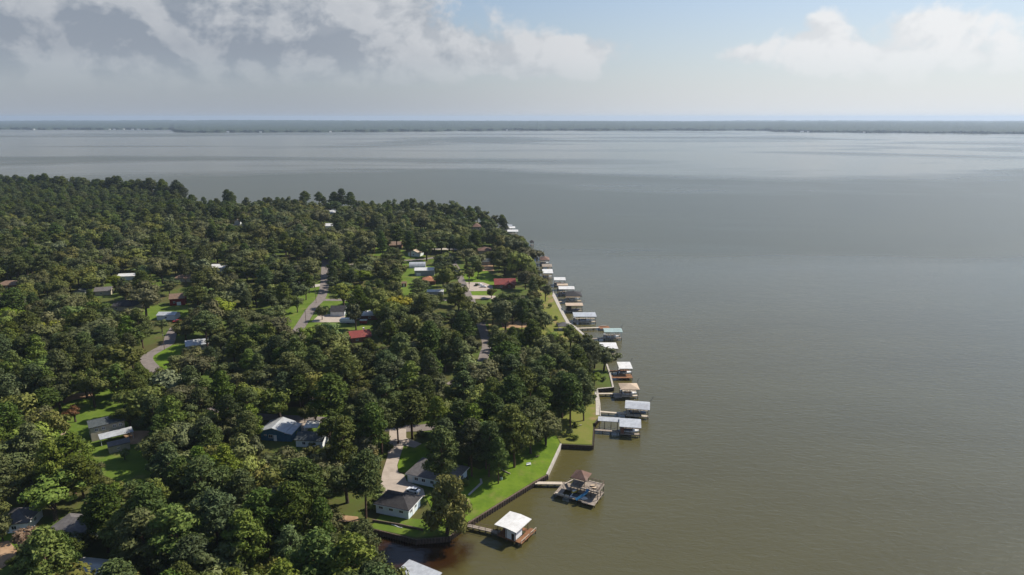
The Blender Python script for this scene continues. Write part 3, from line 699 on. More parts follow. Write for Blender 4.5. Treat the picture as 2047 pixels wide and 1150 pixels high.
house('house', 'white house with white roof near the far shore woods', 'house', (650, 461), (667, 461), 10.0, 4.6, 'gable_x', 2.0, 'roof_white', 'wall_white', (), (), .5, short='the white house near the far shore')
house('house', 'low pale-roofed house right of the white far house', 'house', (672, 460), (690, 460), 10.0, 2.8, 'gable_x', 2.0, 'roof_silver', 'wall_tan', (), (), .5)
house('house', 'white-roofed house on the far water edge', 'house', (651, 433), (672, 433), 12.0, 4.5, 'gable_x', 2.0, 'roof_white', 'wall_white', (), (), .5, short='the white roof on the far water edge')
house('house', 'small white house with long pale drive in the far middle woods', 'house', (469, 449), (480, 449), 9.0, 3.0, 'gable_y', 2.4, 'roof_tan', 'wall_white', (), (), .5, short='the small white house in the far woods')
house('house', 'house with dark roof under trees beside the white boathouse roof', 'house', (1120, 742), (1152, 738), 10.0, 2.8, 'hip', 2.4, 'roof_charcoal', 'wall_brick', [('f', .5, 1.5, 1.2, .9)], (), .6, short='the dark roof by the shore')
house('house', 'house with brown gable roof in the far central trees', 'house', (575, 455), (596, 455), 11.0, 2.8, 'gable_x', 2.4, 'roof_brown', 'wall_tan', (), (), .6)
house('house', 'grey-roofed house farthest up the straight road', 'house', (640, 482), (662, 482), 11.0, 2.8, 'hip', 2.4, 'roof_grey', 'wall_tan', (), (), .6)
drape('driveway', [(458, 449), (490, 450), (490, 452), (458, 452)], 'concrete', .3, 6)
drape('driveway', [(840, 495), (900, 497), (918, 499), (918, 501), (840, 499)], 'concrete', .3, 6)
# small gazebo on the shore point
gz = G(1126, 659)
g_ = thing('pavilion', 'small open pavilion with grey hip roof on the waterfront lawn', 'pavilion', gz)
roof_part(g_, 'hip', 5.5, 4.5, 1.8, .5, 2.5, 'roof_grey')
pm = MB().box(-.1, .1, -.1, .1, -.2, 2.55).mesh('post', 'wood_cream')
for sx in (-1, 1):
    for sy in (-1, 1): link('post', pm, g_, (sx * 2.6, sy * 2.1, 0))
MB().box(-2.8, 2.8, -2.3, 2.3, -.1, .28).part('floor', 'concrete', g_)
MB().box(-.9, .9, -.4, .4, .7, .78).box(-.7, -.6, -.3, .3, .28, .7).box(.6, .7, -.3, .3, .28, .7).part('table', 'wood_cream', g_)
FOOT.append((gz.x, gz.y, 4))
# far shore houses
ORD = 'first second third fourth fifth sixth seventh eighth ninth tenth eleventh twelfth thirteenth fourteenth'.split()
for i, (fx, fy, w) in enumerate(sorted([(262, 259, 22), (272, 259, 18), (290, 259, 16), (306, 259, 24), (318, 259, 30), (328, 259, 18), (486, 264, 20), (548, 264, 18), (1014, 261, 18), (1572, 263.6, 26), (1584, 263.9, 16), (120, 259, 16), (680, 264, 16), (1690, 265, 16)])):
    d = np.interp(fx, far_px, far_d0) - 14
    x = d * (fx - 1023.5) / FPX / CP
    r = thing('lakeside_house', f'tiny pale house at the far shore waterline, {ORD[i]} from the left', 'house', (x, d, -.5), 0, 'houses on the far shore')
    walls(r, w, 12, 5.5, 'gable_x', 3, 'wall_white', .5, -1)
    roof_part(r, 'gable_x', w, 12, 3, .5, 5.51, 'roof_silver' if i % 3 else 'roof_white')

# ---------------------------------------------------------------- boats and vehicles
def loft(sections):
    """closed skin through equal-length rings of points"""
    n = len(sections[0]); v = [p for s in sections for p in s]; f = []
    for i in range(len(sections) - 1):
        for k_ in range(n):
            f.append((i * n + k_, i * n + (k_ + 1) % n, (i + 1) * n + (k_ + 1) % n, (i + 1) * n + k_))
    f += [tuple(reversed(range(n))), tuple(range((len(sections) - 1) * n, len(sections) * n))]
    return v, f
def motorboat(label, loc, rz, hull='boat_white', cover=None, group='boats under the boathouse roofs', L=6.2):
    r = thing('motorboat', label, 'boat', loc, rz, group)
    def ring(x, hw, keel, gun):
        return [(x, -hw, gun), (x, -hw * .92, gun * .45 + keel * .55), (x, 0, keel), (x, hw * .92, gun * .45 + keel * .55), (x, hw, gun), (x, hw * .8, gun + .02), (x, 0, gun + .05), (x, -hw * .8, gun + .02)]
    v, f = loft([ring(-L / 2, 1.05, 0, .85), ring(-L * .2, 1.15, -.02, .9), ring(L * .15, 1.1, 0, .95), ring(L * .36, .68, .2, 1.05), ring(L * .5, .06, .62, 1.15)])
    h = link('hull', mesh_from('hull', v, f, [hull]), r)
    MB().box(-L * .42, L * .12, -.85, .85, .9, 1.08).part('cockpit' if not cover else 'cover', cover or 'wood_cream', r)
    ws = MB().add([(L * .14, -.9, 1.0), (L * .14, .9, 1.0), (L * .06, .8, 1.5), (L * .06, -.8, 1.5), (L * .12, -.9, 1.0), (L * .12, .9, 1.0), (L * .04, .8, 1.5), (L * .04, -.8, 1.5)], [(0, 1, 2, 3), (7, 6, 5, 4), (0, 4, 5, 1), (2, 6, 7, 3), (1, 5, 6, 2), (0, 3, 7, 4)])
    ws.part('windshield', 'glass_dark', r)
    MB().box(-L / 2 - .55, -L / 2 - .02, -.25, .25, .5, 1.25).box(-L / 2 - .4, -L / 2 - .15, -.1, .1, -.3, .5).part('outboard_motor', 'metal_dark', r)
    return r
def vehicle(name, label, cat, loc, rz, paint, L=4.6, Wd=1.8, truck=False, group=None):
    r = thing(name, label, cat, loc, rz, group)
    w = Wd / 2
    prof = [(-L / 2, .35), (-L / 2, .95), (-L * .36, 1.0), (L * .16, .98), (L * .46, .82), (L / 2, .6), (L / 2, .35)]
    v = [(x, s * w * (1 if .3 < z < .9 else .95), z) for s in (-1, 1) for x, z in prof]; n = len(prof)
    f = [tuple(range(n)), tuple(range(2 * n - 1, n - 1, -1))] + [((i + 1) % n, i, n + i, n + (i + 1) % n) for i in range(n)]
    link('body', mesh_from('body', v, f, [paint]), r)
    x0, x1 = (-L * .1, L * .18) if truck else (-L * .34, L * .2)
    v, f = loft([[(x0, -w * .9, .97), (x0, w * .9, .97), (x1, w * .9, .95), (x1, -w * .9, .95)], [(x0 + .35, -w * .72, 1.42), (x0 + .35, w * .72, 1.42), (x1 - .55, w * .72, 1.42), (x1 - .55, -w * .72, 1.42)]])
    link('cabin_windows', mesh_from('cabin_windows', v, f, ['glass_dark']), r)
    MB().box(x0 + .3, x1 - .5, -w * .73, w * .73, 1.421, 1.48).part('cabin_roof', paint, r)
    wm = MB().tube((0, -.11, 0), (0, .11, 0), .33, .33, 12).mesh('wheel', 'tyre')
    for sx in (-.31, .3):
        for s in (-1, 1): link('wheel', wm, r, (sx * L, s * (w - .1), .33))
    return r
def up(p, d=.2): return (p.x, p.y, p.z + d)
vehicle('parked_car', 'white car parked on the driveway behind the white garage', 'car', up(G(826, 984), .17), math.radians(155), 'paint_white')
vehicle('parked_car', 'red car in front of the low metal-roofed outbuilding', 'car', up(G(354, 645)), math.radians(200), 'paint_red')
vehicle('pickup_truck', 'white pickup truck on the pale drive of the dark red roof house', 'truck', up(G(957, 571)), math.radians(10), 'paint_white', 5.4, 1.95, True)
vehicle('parked_car', 'white car behind the pickup truck on the pale drive', 'car', up(G(966, 575)), math.radians(0), 'paint_white')
def camper(label, loc, rz):
    r = thing('camper_trailer', label, 'camper', loc, rz)
    prof = [(-4.3, .6), (-4.3, 2.7), (-4.0, 2.95), (3.7, 2.95), (4.4, 2.3), (4.2, 1.2), (3.6, .6)]; n = len(prof); w = 1.22
    v = [(x, s * w, z) for s in (-1, 1) for x, z in prof]
    f = [tuple(range(n)), tuple(range(2 * n - 1, n - 1, -1))] + [((i + 1) % n, i, n + i, n + (i + 1) % n) for i in range(n)]
    link('body', mesh_from('body', v, f, ['paint_white']), r)
    MB().box(-4.2, 3.6, -w - .012, w + .012, .95, 1.2).part('stripe', 'metal_dark', r)
    wm = MB().box(-.55, .55, -.03, .03, -.35, .35).mesh('window', 'glass_dark')
    for x in (-2.8, -.6, 1.0, 2.8): link('window', wm, r, (x, -w - .02, 2.0))
    MB().box(-.35, .35, -.04, .04, -.95, .95).part('door', 'trim_white', r, (.15 + 1.8, -w - .02, 1.6))
    tm = MB().tube((0, -.12, 0), (0, .12, 0), .36, .36, 12).mesh('wheel', 'tyre')
    for x in (-.9, 0.0):
        for s in (-1, 1): link('wheel', tm, r, (x, s * 1.08, .36))
    MB().beam((3.6, 0, .6), (5.4, 0, .55), .15, .12).tube((5.2, 0, -.02), (5.2, 0, .6), .05, .05, 6).part('tow_bar', 'metal_dark', r)
camper('white camper trailer parked beside the dark-roofed garage', up(G(695, 647)), math.radians(178))
r = thing('cargo_trailer', 'small red shed trailer with white top right of the camper', 'trailer', up(G(727, 648)), math.radians(0))
MB().box(-1.9, 1.9, -1.1, 1.1, .35, 2.2).part('body', 'wall_red', r)
MB().box(-2.0, 2.0, -1.2, 1.2, 2.203, 2.35).part('roof', 'trim_white', r)
tm = MB().tube((0, -.1, 0), (0, .1, 0), .35, .35, 12).mesh('wheel', 'tyre')
for s in (-1, 1): link('wheel', tm, r, (-.2, s * 1.22, .35))

# ---------------------------------------------------------------- docks and boathouses
PILE = MB().tube((0, 0, -1.8), (0, 0, 1.06), .14, .13, 7).mesh('pile', 'timber_dark')
POSTS = {}
def post_mesh(h, mat):
    k_ = (round(h, 1), mat)
    if k_ not in POSTS: POSTS[k_] = MB().box(-.09, .09, -.09, .09, 0, k_[0]).mesh('post', mat)
    return POSTS[k_]
DZ = 1.05
def walkway(root, a, b, w, deck, n=None, rail=False):
    """a, b local xy; a strip of decking on piles"""
    a, b = Vector((*a, 0)), Vector((*b, 0)); d = b - a; L = d.length; ang = math.atan2(d.y, d.x)
    c = (a + b) / 2
    wk = MB().box(-L / 2, L / 2, -w / 2, w / 2, DZ + .004, DZ + .16).box(-L / 2, L / 2, -w / 2 + .1, -w / 2 + .22, DZ - .2, DZ).box(-L / 2, L / 2, w / 2 - .22, w / 2 - .1, DZ - .2, DZ).part('walkway', deck, root, (c.x, c.y, 0), (0, 0, ang))
    k_ = n or max(2, int(L / 3.2))
    for i in range(k_ + 1):
        for s in (-1, 1):
            q = Vector((-L / 2 + .15 + (L - .3) * i / k_, s * (w / 2 - .16), 0)); q.rotate(Matrix.Rotation(ang, 3, 'Z')); q += c
            link('pile', PILE, root, (q.x, q.y, 0))
    if rail:
        for s in (-1, 1):
            rm = MB().box(-L / 2, L / 2, s * (w / 2 - .08), s * (w / 2 - .08) + .08 * (1 if s > 0 else -1) * -1, DZ + 1.05, DZ + 1.13)
            for i in range(k_ + 1): rm.box(-L / 2 + (L - .1) * i / k_, -L / 2 + (L - .1) * i / k_ + .1, s * (w / 2) - .09, s * (w / 2) - .01, DZ + .16, DZ + 1.05)
            rm.part('railing', 'timber_wall', root, (c.x, c.y, 0), (0, 0, ang))
    return wk
def frame_of(nl, nr, fl, z):
    a, b, c = U(*nl, z), U(*nr, z), U(*fl, z)
    d = (b - a).xy; L = d.length; d = d.normalized(); n = Vector((-d.y, d.x)); W = max(3.5, (c - a).xy.dot(n))
    ctr = (a.xy + b.xy) / 2 + n * W / 2
    return ctr, L, W, math.atan2(d.y, d.x)
def to_local(root, p):
    q = Vector((p.x - root.location.x, p.y - root.location.y, 0)); q.rotate(Matrix.Rotation(-root.rotation_euler.z, 3, 'Z')); return (q.x, q.y)
DOCKS = []
def boathouse(label, nl, nr, fl, ze, kind, rise, rm, shore_px, deck='deck_grey', pole=True, room=None, boat=None, over=.5, wmat='wall_grey', Wmax=None, postmat='timber_wall', wk=1.3, upper=False, short=None):
    ctr, L, W, rz = frame_of(nl, nr, fl, ze)
    L -= 2 * over; W = (W if not Wmax else min(W, Wmax)) - 2 * over
    W = max(W, 3.2)
    root = thing('boathouse', label, 'boathouse', (ctr.x, ctr.y, 0), rz, 'boathouses along the shore')
    roof_part(root, kind, L, W, rise, over, ze, rm)
    x, y = L / 2, W / 2
    # U-shaped deck round the slip
    mb = MB(); e = min(1.4, W * .24)
    mb.box(-x, x, -y, -y + e, DZ, DZ + .15).box(-x, x, y - e, y, DZ, DZ + .15).box(-x, -x + 1.6, -y + e, y - e, DZ, DZ + .15)
    mb.box(-x, x, -y - .06, -y - .002, DZ - .22, DZ + .14).box(x + .002, x + .06, -y, -y + e, DZ - .22, DZ + .14)
    mb.part('deck', deck, root)
    n = max(2, round(L / 3.2))
    for i in range(n + 1):
        for s in (-1, 1):
            px_, py_ = -x + .15 + (L - .3) * i / n, s * (y - .15)
            link('pile', PILE, root, (px_, py_, 0))
            link('post', post_mesh(ze - DZ - .1, postmat), root, (px_, py_, DZ + .15))
    MB().box(-x, x, -y + .05, -y + .17, ze - .28, ze - .004).box(-x, x, y - .17, y - .05, ze - .28, ze - .004).part('beam', postmat, root)
    if room:
        x0, x1 = room
        o = MB().box(-x + x0 * L, -x + x1 * L, -y + .1, y - .3, DZ + .152, ze - .3).part('storage_room', wmat, root)
    if upper:
        rl = MB()
        for s in (-1, 1): rl.box(-x, x, s * y - .05, s * y + .05, DZ + 1.0, DZ + 1.08)
        rl.part('railing', postmat, root)
    if U(*nl, ze).y < 420:
        ld = MB()
        for s in (-.22, .22): ld.box(x + .08, x + .13, -y + .5 + s - .03, -y + .5 + s + .03, -.6, DZ + .9)
        for k_ in range(5): ld.box(x + .085, x + .125, -y + .3, -y + .7, -.3 + .3 * k_, -.24 + .3 * k_)
        ld.part('ladder', 'metal_dark', root)
        MB().box(-x + .2, -x + 1.3, y - .9, y - .3, DZ + .152, DZ + .7).part('dock_box', 'trim_white', root)
        lf = MB()
        for xx in (-x * .45, x * .6): lf.box(xx - .07, xx + .07, -y + e, y - e, .3, .42)
        for xx in (-x * .45, x * .6):
            for yy in (-y + e + .1, y - e - .1): lf.box(xx - .03, xx + .03, yy - .03, yy + .03, .42, ze - .3)
        lf.part('boat_lift', 'metal_dark', root)
    if pole:
        MB().tube((x - .2, y - .2, ze - .6), (x + 1.9, y + 2.4, ze + 1.9), .11, .09, 6).part('leaning_pole', 'metal_dark', root)
    if shore_px:
        sp = U(*shore_px, WALLZ); a = to_local(root, sp)
        b = (-x - .02, min(max(a[1], -y + .8), y - .8))
        if a[0] < -x - .5: walkway(root, a, b, wk, deck)
    if boat:
        q = Vector((.4 if boat is True else boat, 0, 0)); q.rotate(Matrix.Rotation(rz, 3, 'Z'))
        BOATS.append((label, (ctr.x + q.x, ctr.y + q.y, .55), rz))
    if short: LAND.append((short, *project(ctr.x, ctr.y, ze)[:2]))
    return root, L, W
BOATS = []
# 1 white-roofed boathouse nearest the camera
b1, L, W = boathouse('white-roofed boathouse with brown deck and enclosed room, nearest the camera', (988, 1050), (1032, 1067), (1030, 1027), 4.3, 'gable_y', .3, 'roof_white', None, 'deck_brown', False, None, None, .6, 'wall_white', short='the nearest white boathouse')
x, y = L / 2, W / 2
MB().box(-x * .1, x - .3, -y + .1, y * .1, DZ + .152, 3.9).part('storage_room', 'wall_white', b1)
MB().box(-x + .3, -x * .1 - .01, -y * .2, y * .1, DZ + .152, DZ + 1.3).part('storage_bin', 'deck_brown', b1)
MB().box(-.45, .45, -.04, .02, 0, 2.0).part('door', 'timber_dark', b1, (x - 1.0, -y + .1, DZ + .16))
MB().box(x + .004, x + 2.0, -y, y + 1.0, DZ, DZ + .15).part('side_deck', 'deck_brown', b1)
rl = MB()
for a, b in (((x + 1.9, -y, 0), (x + 1.9, y * .2, 0)), ((x + 1.9, y * .45, 0), (x + 1.9, y + 1.0, 0))):
    rl.beam((a[0], a[1], DZ + .95), (b[0], b[1], DZ + .95), .14, .1)
    for t in (0, .5, 1): rl.box(a[0] - .06, a[0] + .06, a[1] + (b[1] - a[1]) * t - .05, a[1] + (b[1] - a[1]) * t + .05, DZ + .15, DZ + .9)
rl.part('railing', 'deck_pale', b1)
for yy in (-y + .1, 0, y + .8): link('pile', PILE, b1, (x + 1.85, yy, 0))
walkway(b1, to_local(b1, U(934, 1047, WALLZ)), (-x - .02, -y + 1.2), 1.5, 'deck_grey', 5, True)
# 2 two-level dock with gazebo and slide
def two_level_dock():
    a, b = U(1105, 990, DZ), U(1188, 1012, DZ)        # near edge of the lower deck
    d = (b - a).xy; L = d.length; d.normalize(); n = Vector((-d.y, d.x)); W = 9.0
    c = (a.xy + b.xy) / 2 + n * W / 2
    root = thing('two_level_dock', 'two-level timber dock with brown hip-roofed gazebo and blue slide', 'dock', (c.x, c.y, 0), math.atan2(d.y, d.x))
    LAND.append(('the two-level dock', *project(c.x, c.y, 3)[:2]))
    x, y = L / 2, W / 2; H2 = 3.9
    lo = MB().box(-x, x, y * .1, y, DZ, DZ + .15).box(-x, -x + 2.4, -y + .6, y * .1, DZ, DZ + .15).box(x - 4.2, x, -y, y * .1, DZ, DZ + .15).box(-x + 2.4, x - 4.2, -y + .6, -y + 1.6, DZ, DZ + .15)
    lo.part('lower_deck', 'deck_grey', root)
    u0 = -x * .35
    MB().box(u0, x, -y * .25, y, H2, H2 + .18).box(u0, x, -y * .25 - .06, -y * .25 - .003, H2 - .25, H2 + .17).box(x + .003, x + .06, -y * .25, y, H2 - .25, H2 + .17).part('upper_deck', 'deck_grey', root)
    pm = post_mesh(H2 - DZ - .15, 'timber_dark')
    for i in range(5):
        for yy in (-y * .22, y * .38, y - .2):
            px_ = u0 + .2 + (x - .4 - u0) * i / 4
            link('post', pm, root, (px_, yy, DZ + .15)); link('pile', PILE, root, (px_, yy, 0))
    for px_ in np.linspace(-x + .2, x - .2, 6): link('pile', PILE, root, (px_, -y + .75, 0))
    for yy in np.linspace(-y + .8, y - .3, 4): link('pile', PILE, root, (-x + .2, yy, 0))
    rl = MB()
    def rail(p, q, z):
        p, q = Vector(p), Vector(q); L_ = (q - p).length; k_ = max(2, int(L_ / 1.3))
        rl.beam((p.x, p.y, z + 1.0), (q.x, q.y, z + 1.0), .14, .07); rl.beam((p.x, p.y, z + .55), (q.x, q.y, z + .55), .05, .1)
        for i in range(k_ + 1):
            t = p + (q - p) * (i / k_); rl.box(t.x - .05, t.x + .05, t.y - .05, t.y + .05, z, z + .98)
    rail((u0, y - .08, 0), (x - .08, y - .08, 0), H2 + .18); rail((x - .08, y - .08, 0), (x - .08, -y * .24, 0), H2 + .18); rail((u0 + 1.6, -y * .24, 0), (x - .08, -y * .24, 0), H2 + .18)
    rl.part('railing', 'timber_wall', root)
    # gazebo on the shore end of the upper deck
    gx, gy = u0 + 2.4, y * .45
    gm = post_mesh(2.3, 'timber_wall')
    for sx in (-1, 1):
        for sy in (-1, 1): link('post', gm, root, (gx + sx * 1.9, gy + sy * 1.9, H2 + .18))
    roof_part(root, 'hip', 4.2, 4.2, 1.9, .6, H2 + 2.45, 'roof_gazebo', 'gazebo_roof', (gx, gy))
    # stairs up from the walkway
    st = MB()
    for i in range(12):
        t = i / 11; st.box(-x + 1.0 + t * (u0 + x - 1.0) - .2, -x + 1.0 + t * (u0 + x - 1.0) + .22, y - 1.5, y - .3, DZ + .2 + t * (H2 - DZ) - .06, DZ + .2 + t * (H2 - DZ))
    st.beam((-x + .9, y - 1.55, DZ + .9), (u0, y - 1.55, H2 + 1.0), .08, .1); st.beam((-x + .9, y - .25, DZ + .9), (u0, y - .25, H2 + 1.0), .08, .1)
    st.part('stairs', 'deck_pale', root)
    # blue water slide curling down from the upper deck
    sv, sf = [], []
    path = []
    for i in range(15):
        t = i / 14; ang = t * 1.5
        path.append(Vector((x - 3.3 - 2.6 * math.sin(ang) * t, -y * .26 - 3.6 * t, H2 + .4 - (H2 - 1.15) * (t ** .8))))
    for i, p in enumerate(path):
        dd = (path[min(i + 1, 14)] - path[max(i - 1, 0)]).normalized(); sd_ = dd.cross(Vector((0, 0, 1))).normalized(); upv = sd_.cross(dd)
        for a_, h_ in ((-.5, .42), (-.42, .05), (0, -.06), (.42, .05), (.5, .42), (.43, .42), (.36, .12), (0, .02), (-.36, .12), (-.43, .42)): sv.append(p + sd_ * a_ + upv * h_)
    for i in range(14):
        for k_ in range(10): sf.append((i * 10 + k_, i * 10 + (k_ + 1) % 10, (i + 1) * 10 + (k_ + 1) % 10, (i + 1) * 10 + k_))
    link('slide', mesh_from('slide', sv, sf, ['slide_blue'], None, True), root)
    # sun loungers and a table on the upper deck
    walkway(root, to_local(root, U(1067, 963, WALLZ)), (-x - .02, y - 1.0), 1.6, 'deck_pale', 4)
    M_ = root.matrix_world.copy(); 
    def world(px_, py_, z): 
        q = Vector((px_, py_, z)); q.rotate(Matrix.Rotation(math.atan2(d.y, d.x), 3, 'Z')); return (c.x + q.x, c.y + q.y, z)
    for i, (px_, py_) in enumerate(((x - 2.6, y * .35), (x - 1.6, y * .1))):
        ln = thing('deck_lounger', ('pale lounger on the upper deck, nearer the gazebo', 'pale lounger on the upper deck, nearer the lake end')[i], 'lounger', world(px_, py_, H2 + .18), math.atan2(d.y, d.x) + .5)
        MB().box(-.95, .35, -.33, .33, .28, .38).part('seat', 'wood_cream', ln)
        MB().beam((.35, 0, .34), (.95, 0, .75), .66, .1).part('backrest', 'wood_cream', ln)
        lm = MB().box(-.04, .04, -.04, .04, 0, .28).mesh('leg', 'timber_wall')
        for sx in (-.8, .25):
            for sy in (-.26, .26): link('leg', lm, ln, (sx, sy, 0))
    # jet ski on the lower deck, a boat in the slip
    js = thing('jet_ski', 'yellow and white jet ski under the upper deck', 'jet ski', world(-x * .12, -y * .1, DZ + .5), math.atan2(d.y, d.x) + 1.0)
    v, f = loft([[(-1.4, -.5, .35), (-1.4, 0, 0), (-1.4, .5, .35), (-1.4, 0, .6)], [(0, -.58, .4), (0, 0, 0), (0, .58, .4), (0, 0, .75)], [(1.0, -.4, .5), (1.0, 0, .12), (1.0, .4, .5), (1.0, 0, .85)], [(1.6, -.05, .55), (1.6, 0, .45), (1.6, .05, .55), (1.6, 0, .6)]])
    link('hull', mesh_from('hull', v, f, ['paint_yellow']), js)
    MB().box(-1.1, .2, -.22, .22, .62, .95).part('seat', 'boat_white', js)
    MB().beam((.55, -.35, 1.1), (.55, .35, 1.1), .06, .06).beam((.6, 0, .75), (.55, 0, 1.1), .1, .1).part('handlebar', 'metal_dark', js)
    motorboat('white motorboat moored in the shade under the two-level dock', world(1.0, -y * .2 - 1.0, .35), math.atan2(d.y, d.x), 'boat_white', 'canvas_blue', None, 5.6)
    bn = MB()
    for i in range(3): bn.box(-x + .6 + i * 1.6, -x + 1.8 + i * 1.6, -y + .7, -y + 1.3, DZ + .15, DZ + .6)
    bn.part('bench', 'deck_pale', root)
two_level_dock()
# 3 stepped silver roof with covered walkway
b3, L, W = boathouse('boathouse with stepped silver metal roof and long covered walkway', (1238, 854), (1282, 857), (1236, 838), 4.0, 'shed', .35, 'roof_silver', (1187, 857), 'deck_grey', False, (.02, .2), True, .35, 'wall_brick', short='the stepped silver boathouse')
roof_part(b3, 'shed', 8.0, 3.0, .3, .2, 3.6, 'roof_silver', 'walkway_roof', (-L / 2 - 4.4, W / 2 - .2))
for px_ in (-1, -3.5, -6, -8):
    for yy in (-1.4, 1.3): link('post', post_mesh(2.6, 'timber_dark'), b3, (-L / 2 + px_, W / 2 - .2 + yy, DZ)); link('pile', PILE, b3, (-L / 2 + px_, W / 2 - .2 + yy, 0))
boathouse('large boathouse with silver gable roof behind the stepped one', (1249, 817), (1299, 821), (1251, 801), 4.2, 'gable_x', 1.0, 'roof_silver', (1200, 821), 'deck_pale', True, None, True, .5, short='the silver gabled boathouse')
b5, L, W = boathouse('boathouse with tan hip roof and small side deck', (1241, 780), (1279, 780), (1238, 767), 4.2, 'hip', 1.3, 'roof_tan', (1196, 785), 'deck_pale', True, None, True, .5, 'wall_tan', short='the tan hip-roofed boathouse')
MB().box(-L / 2 - 3.0, -L / 2 - .01, -W / 2 - 1.4, -W / 2 + 3, DZ, DZ + .15).part('side_deck', 'deck_grey', b5)
b6, L, W = boathouse('boathouse with white roof above a wide reddish brown deck', (1238, 738), (1265, 738), (1240, 726), 4.4, 'shed', .4, 'roof_white', (1213, 740), 'deck_brown', True, None, True, .4, short='the brown-decked boathouse')
MB().box(-L / 2 - 4.5, L / 2, -W / 2 - 3.5, -W / 2 - .07, DZ, DZ + .15).part('front_deck', 'deck_brown', b6)
for px_ in np.linspace(-L / 2 - 4.3, L / 2 - .2, 5): link('pile', PILE, b6, (px_, -W / 2 - 3.3, 0))
boathouse('boathouse with plain white roof behind the overhanging oak', (1202, 698), (1236, 698), (1200, 687), 4.3, 'shed', .35, 'roof_white', (1180, 701), 'deck_grey', True, None, True, .4, short='the plain white boathouse roof')
boathouse('boathouse with pale green metal roof at the end of a long pier', (1208, 665), (1245, 665), (1204, 657), 4.6, 'gable_x', .7, 'roof_green_metal', (1172, 677), 'deck_grey', True, None, True, .4, postmat='trim_white', short='the pale green boathouse roof')
# 9 pier with small end platform
def pier(label, sp, ep, w, deck, L2, W2):
    a, b = U(*sp, WALLZ), U(*ep, DZ); d = (b - a).xy; ang = math.atan2(d.y, d.x)
    root = thing('fishing_pier', label, 'pier', (b.x, b.y, 0), ang)
    walkway(root, (-d.length, 0), (-L2 / 2 - .02, 0), w, deck)
    MB().box(-L2 / 2, L2 / 2, -W2 / 2, W2 / 2, DZ, DZ + .15).box(-L2 / 2, L2 / 2, -W2 / 2 - .05, -W2 / 2 - .003, DZ - .2, DZ + .14).part('platform', 'deck_brown', root)
    for sx in (-1, 0, 1):
        for sy in (-1, 1): link('pile', PILE, root, (sx * (L2 / 2 - .2), sy * (W2 / 2 - .2), 0))
    MB().box(-L2 * .3, L2 * .3, W2 / 2 - .7, W2 / 2 - .3, DZ + .15, DZ + .6).part('bench', 'deck_pale', root)
pier('narrow open pier with square end platform and no roof', (1153, 655), (1208, 655), 1.6, 'deck_pale', 6.0, 5.0)
boathouse('wide boathouse with flat grey roof right of the seawall bend', (1147, 634), (1193, 634), (1149, 626), 4.2, 'shed', .3, 'roof_silver', (1132, 642), 'deck_pale', False, None, True, .4, short='the flat grey boathouse')
boathouse('boathouse with flat tan roof and dark storage room', (1131, 612), (1166, 612), (1129, 607), 4.4, 'shed', .3, 'roof_tan', (1121, 622), 'deck_grey', True, (.05, .3), True, .4, 'timber_dark')
boathouse('boathouse with black hip roof and cream posts', (1132, 593), (1164, 593), (1130, 584), 4.4, 'hip', 2.0, 'roof_charcoal', (1113, 603), 'wood_cream', True, None, True, .5, 'wall_brick', None, 'wood_cream', short='the black hip-roofed boathouse')
boathouse('boathouse with white roof beside the black hip-roofed one', (1117, 579), (1149, 579), (1115, 573), 4.6, 'gable_x', .8, 'roof_white', (1103, 590), 'deck_grey', True, None, True, .4)
boathouse('boathouse with low tan roof between two white roofs', (1114, 572), (1136, 572), (1113, 568), 3.6, 'shed', .3, 'roof_tan', None, 'deck_grey', False, None, None, .3, Wmax=4.5)
boathouse('boathouse with rounded-looking white roof right of the shore trees', (1108, 561), (1131, 561), (1106, 555), 4.6, 'gable_x', 1.0, 'roof_white', (1090, 570), 'deck_grey', True, None, True, .4)
boathouse('boathouse with broad white roof against the shore trees', (1085, 547), (1106, 547), (1083, 540), 4.8, 'shed', .5, 'roof_white', (1078, 552), 'deck_grey', False, None, True, .4)
boathouse('two-storey dock with dark railing above the broad white roof', (1084, 534), (1104, 534), (1083, 529), 4.0, 'shed', .2, 'deck_grey', (1072, 540), 'deck_grey', False, (.1, .5), None, .2, 'trim_white', None, 'timber_dark', 1.3, True)
boathouse('boathouse with brown hip roof at the bend of the shore', (1080, 521), (1099, 521), (1079, 515), 4.6, 'hip', 1.8, 'roof_gazebo', (1068, 528), 'deck_grey', True, None, True, .5)
boathouse('boathouse with darker brown hip roof beyond the bend', (1071, 510), (1088, 510), (1070, 505), 4.8, 'hip', 2.0, 'roof_grey', (1060, 513), 'deck_grey', True, None, None, .5)
boathouse('lone small brown shelter standing in the water off the far trees', (1059, 486), (1068, 486), (1058, 482), 4.0, 'hip', 1.6, 'roof_charcoal', None, 'deck_grey', False, None, None, .4, Wmax=6)
boathouse('nearest of the far boathouses, with broad white roof', (1014, 464), (1036, 464), (1014, 460), 4.6, 'gable_x', 1.2, 'roof_white', (1005, 468), 'deck_grey', False, None, None, .5, Wmax=11)
boathouse('second of the far boathouses, thin white roof', (1011, 457), (1030, 457), (1011, 454), 4.6, 'shed', .5, 'roof_white', (1000, 460), 'deck_grey', True, None, None, .5, Wmax=9)
boathouse('third of the far boathouses, dull grey roof', (1013, 452.5), (1024, 452.5), (1013, 450), 4.6, 'gable_x', 1.0, 'roof_silver', (990, 455), 'deck_grey', False, None, None, .5, Wmax=9)
boathouse('fourth of the far boathouses, pale grey roof', (1004, 448.5), (1014, 448.5), (1004, 446), 4.6, 'shed', .5, 'roof_silver', (980, 451), 'deck_grey', False, None, None, .5, Wmax=9)
boathouse('farthest boathouse on the shore, small white roof', (999, 443.5), (1007, 443.5), (999, 441), 4.8, 'gable_x', 1.0, 'roof_white', (960, 446), 'deck_grey', False, None, None, .5, Wmax=9)
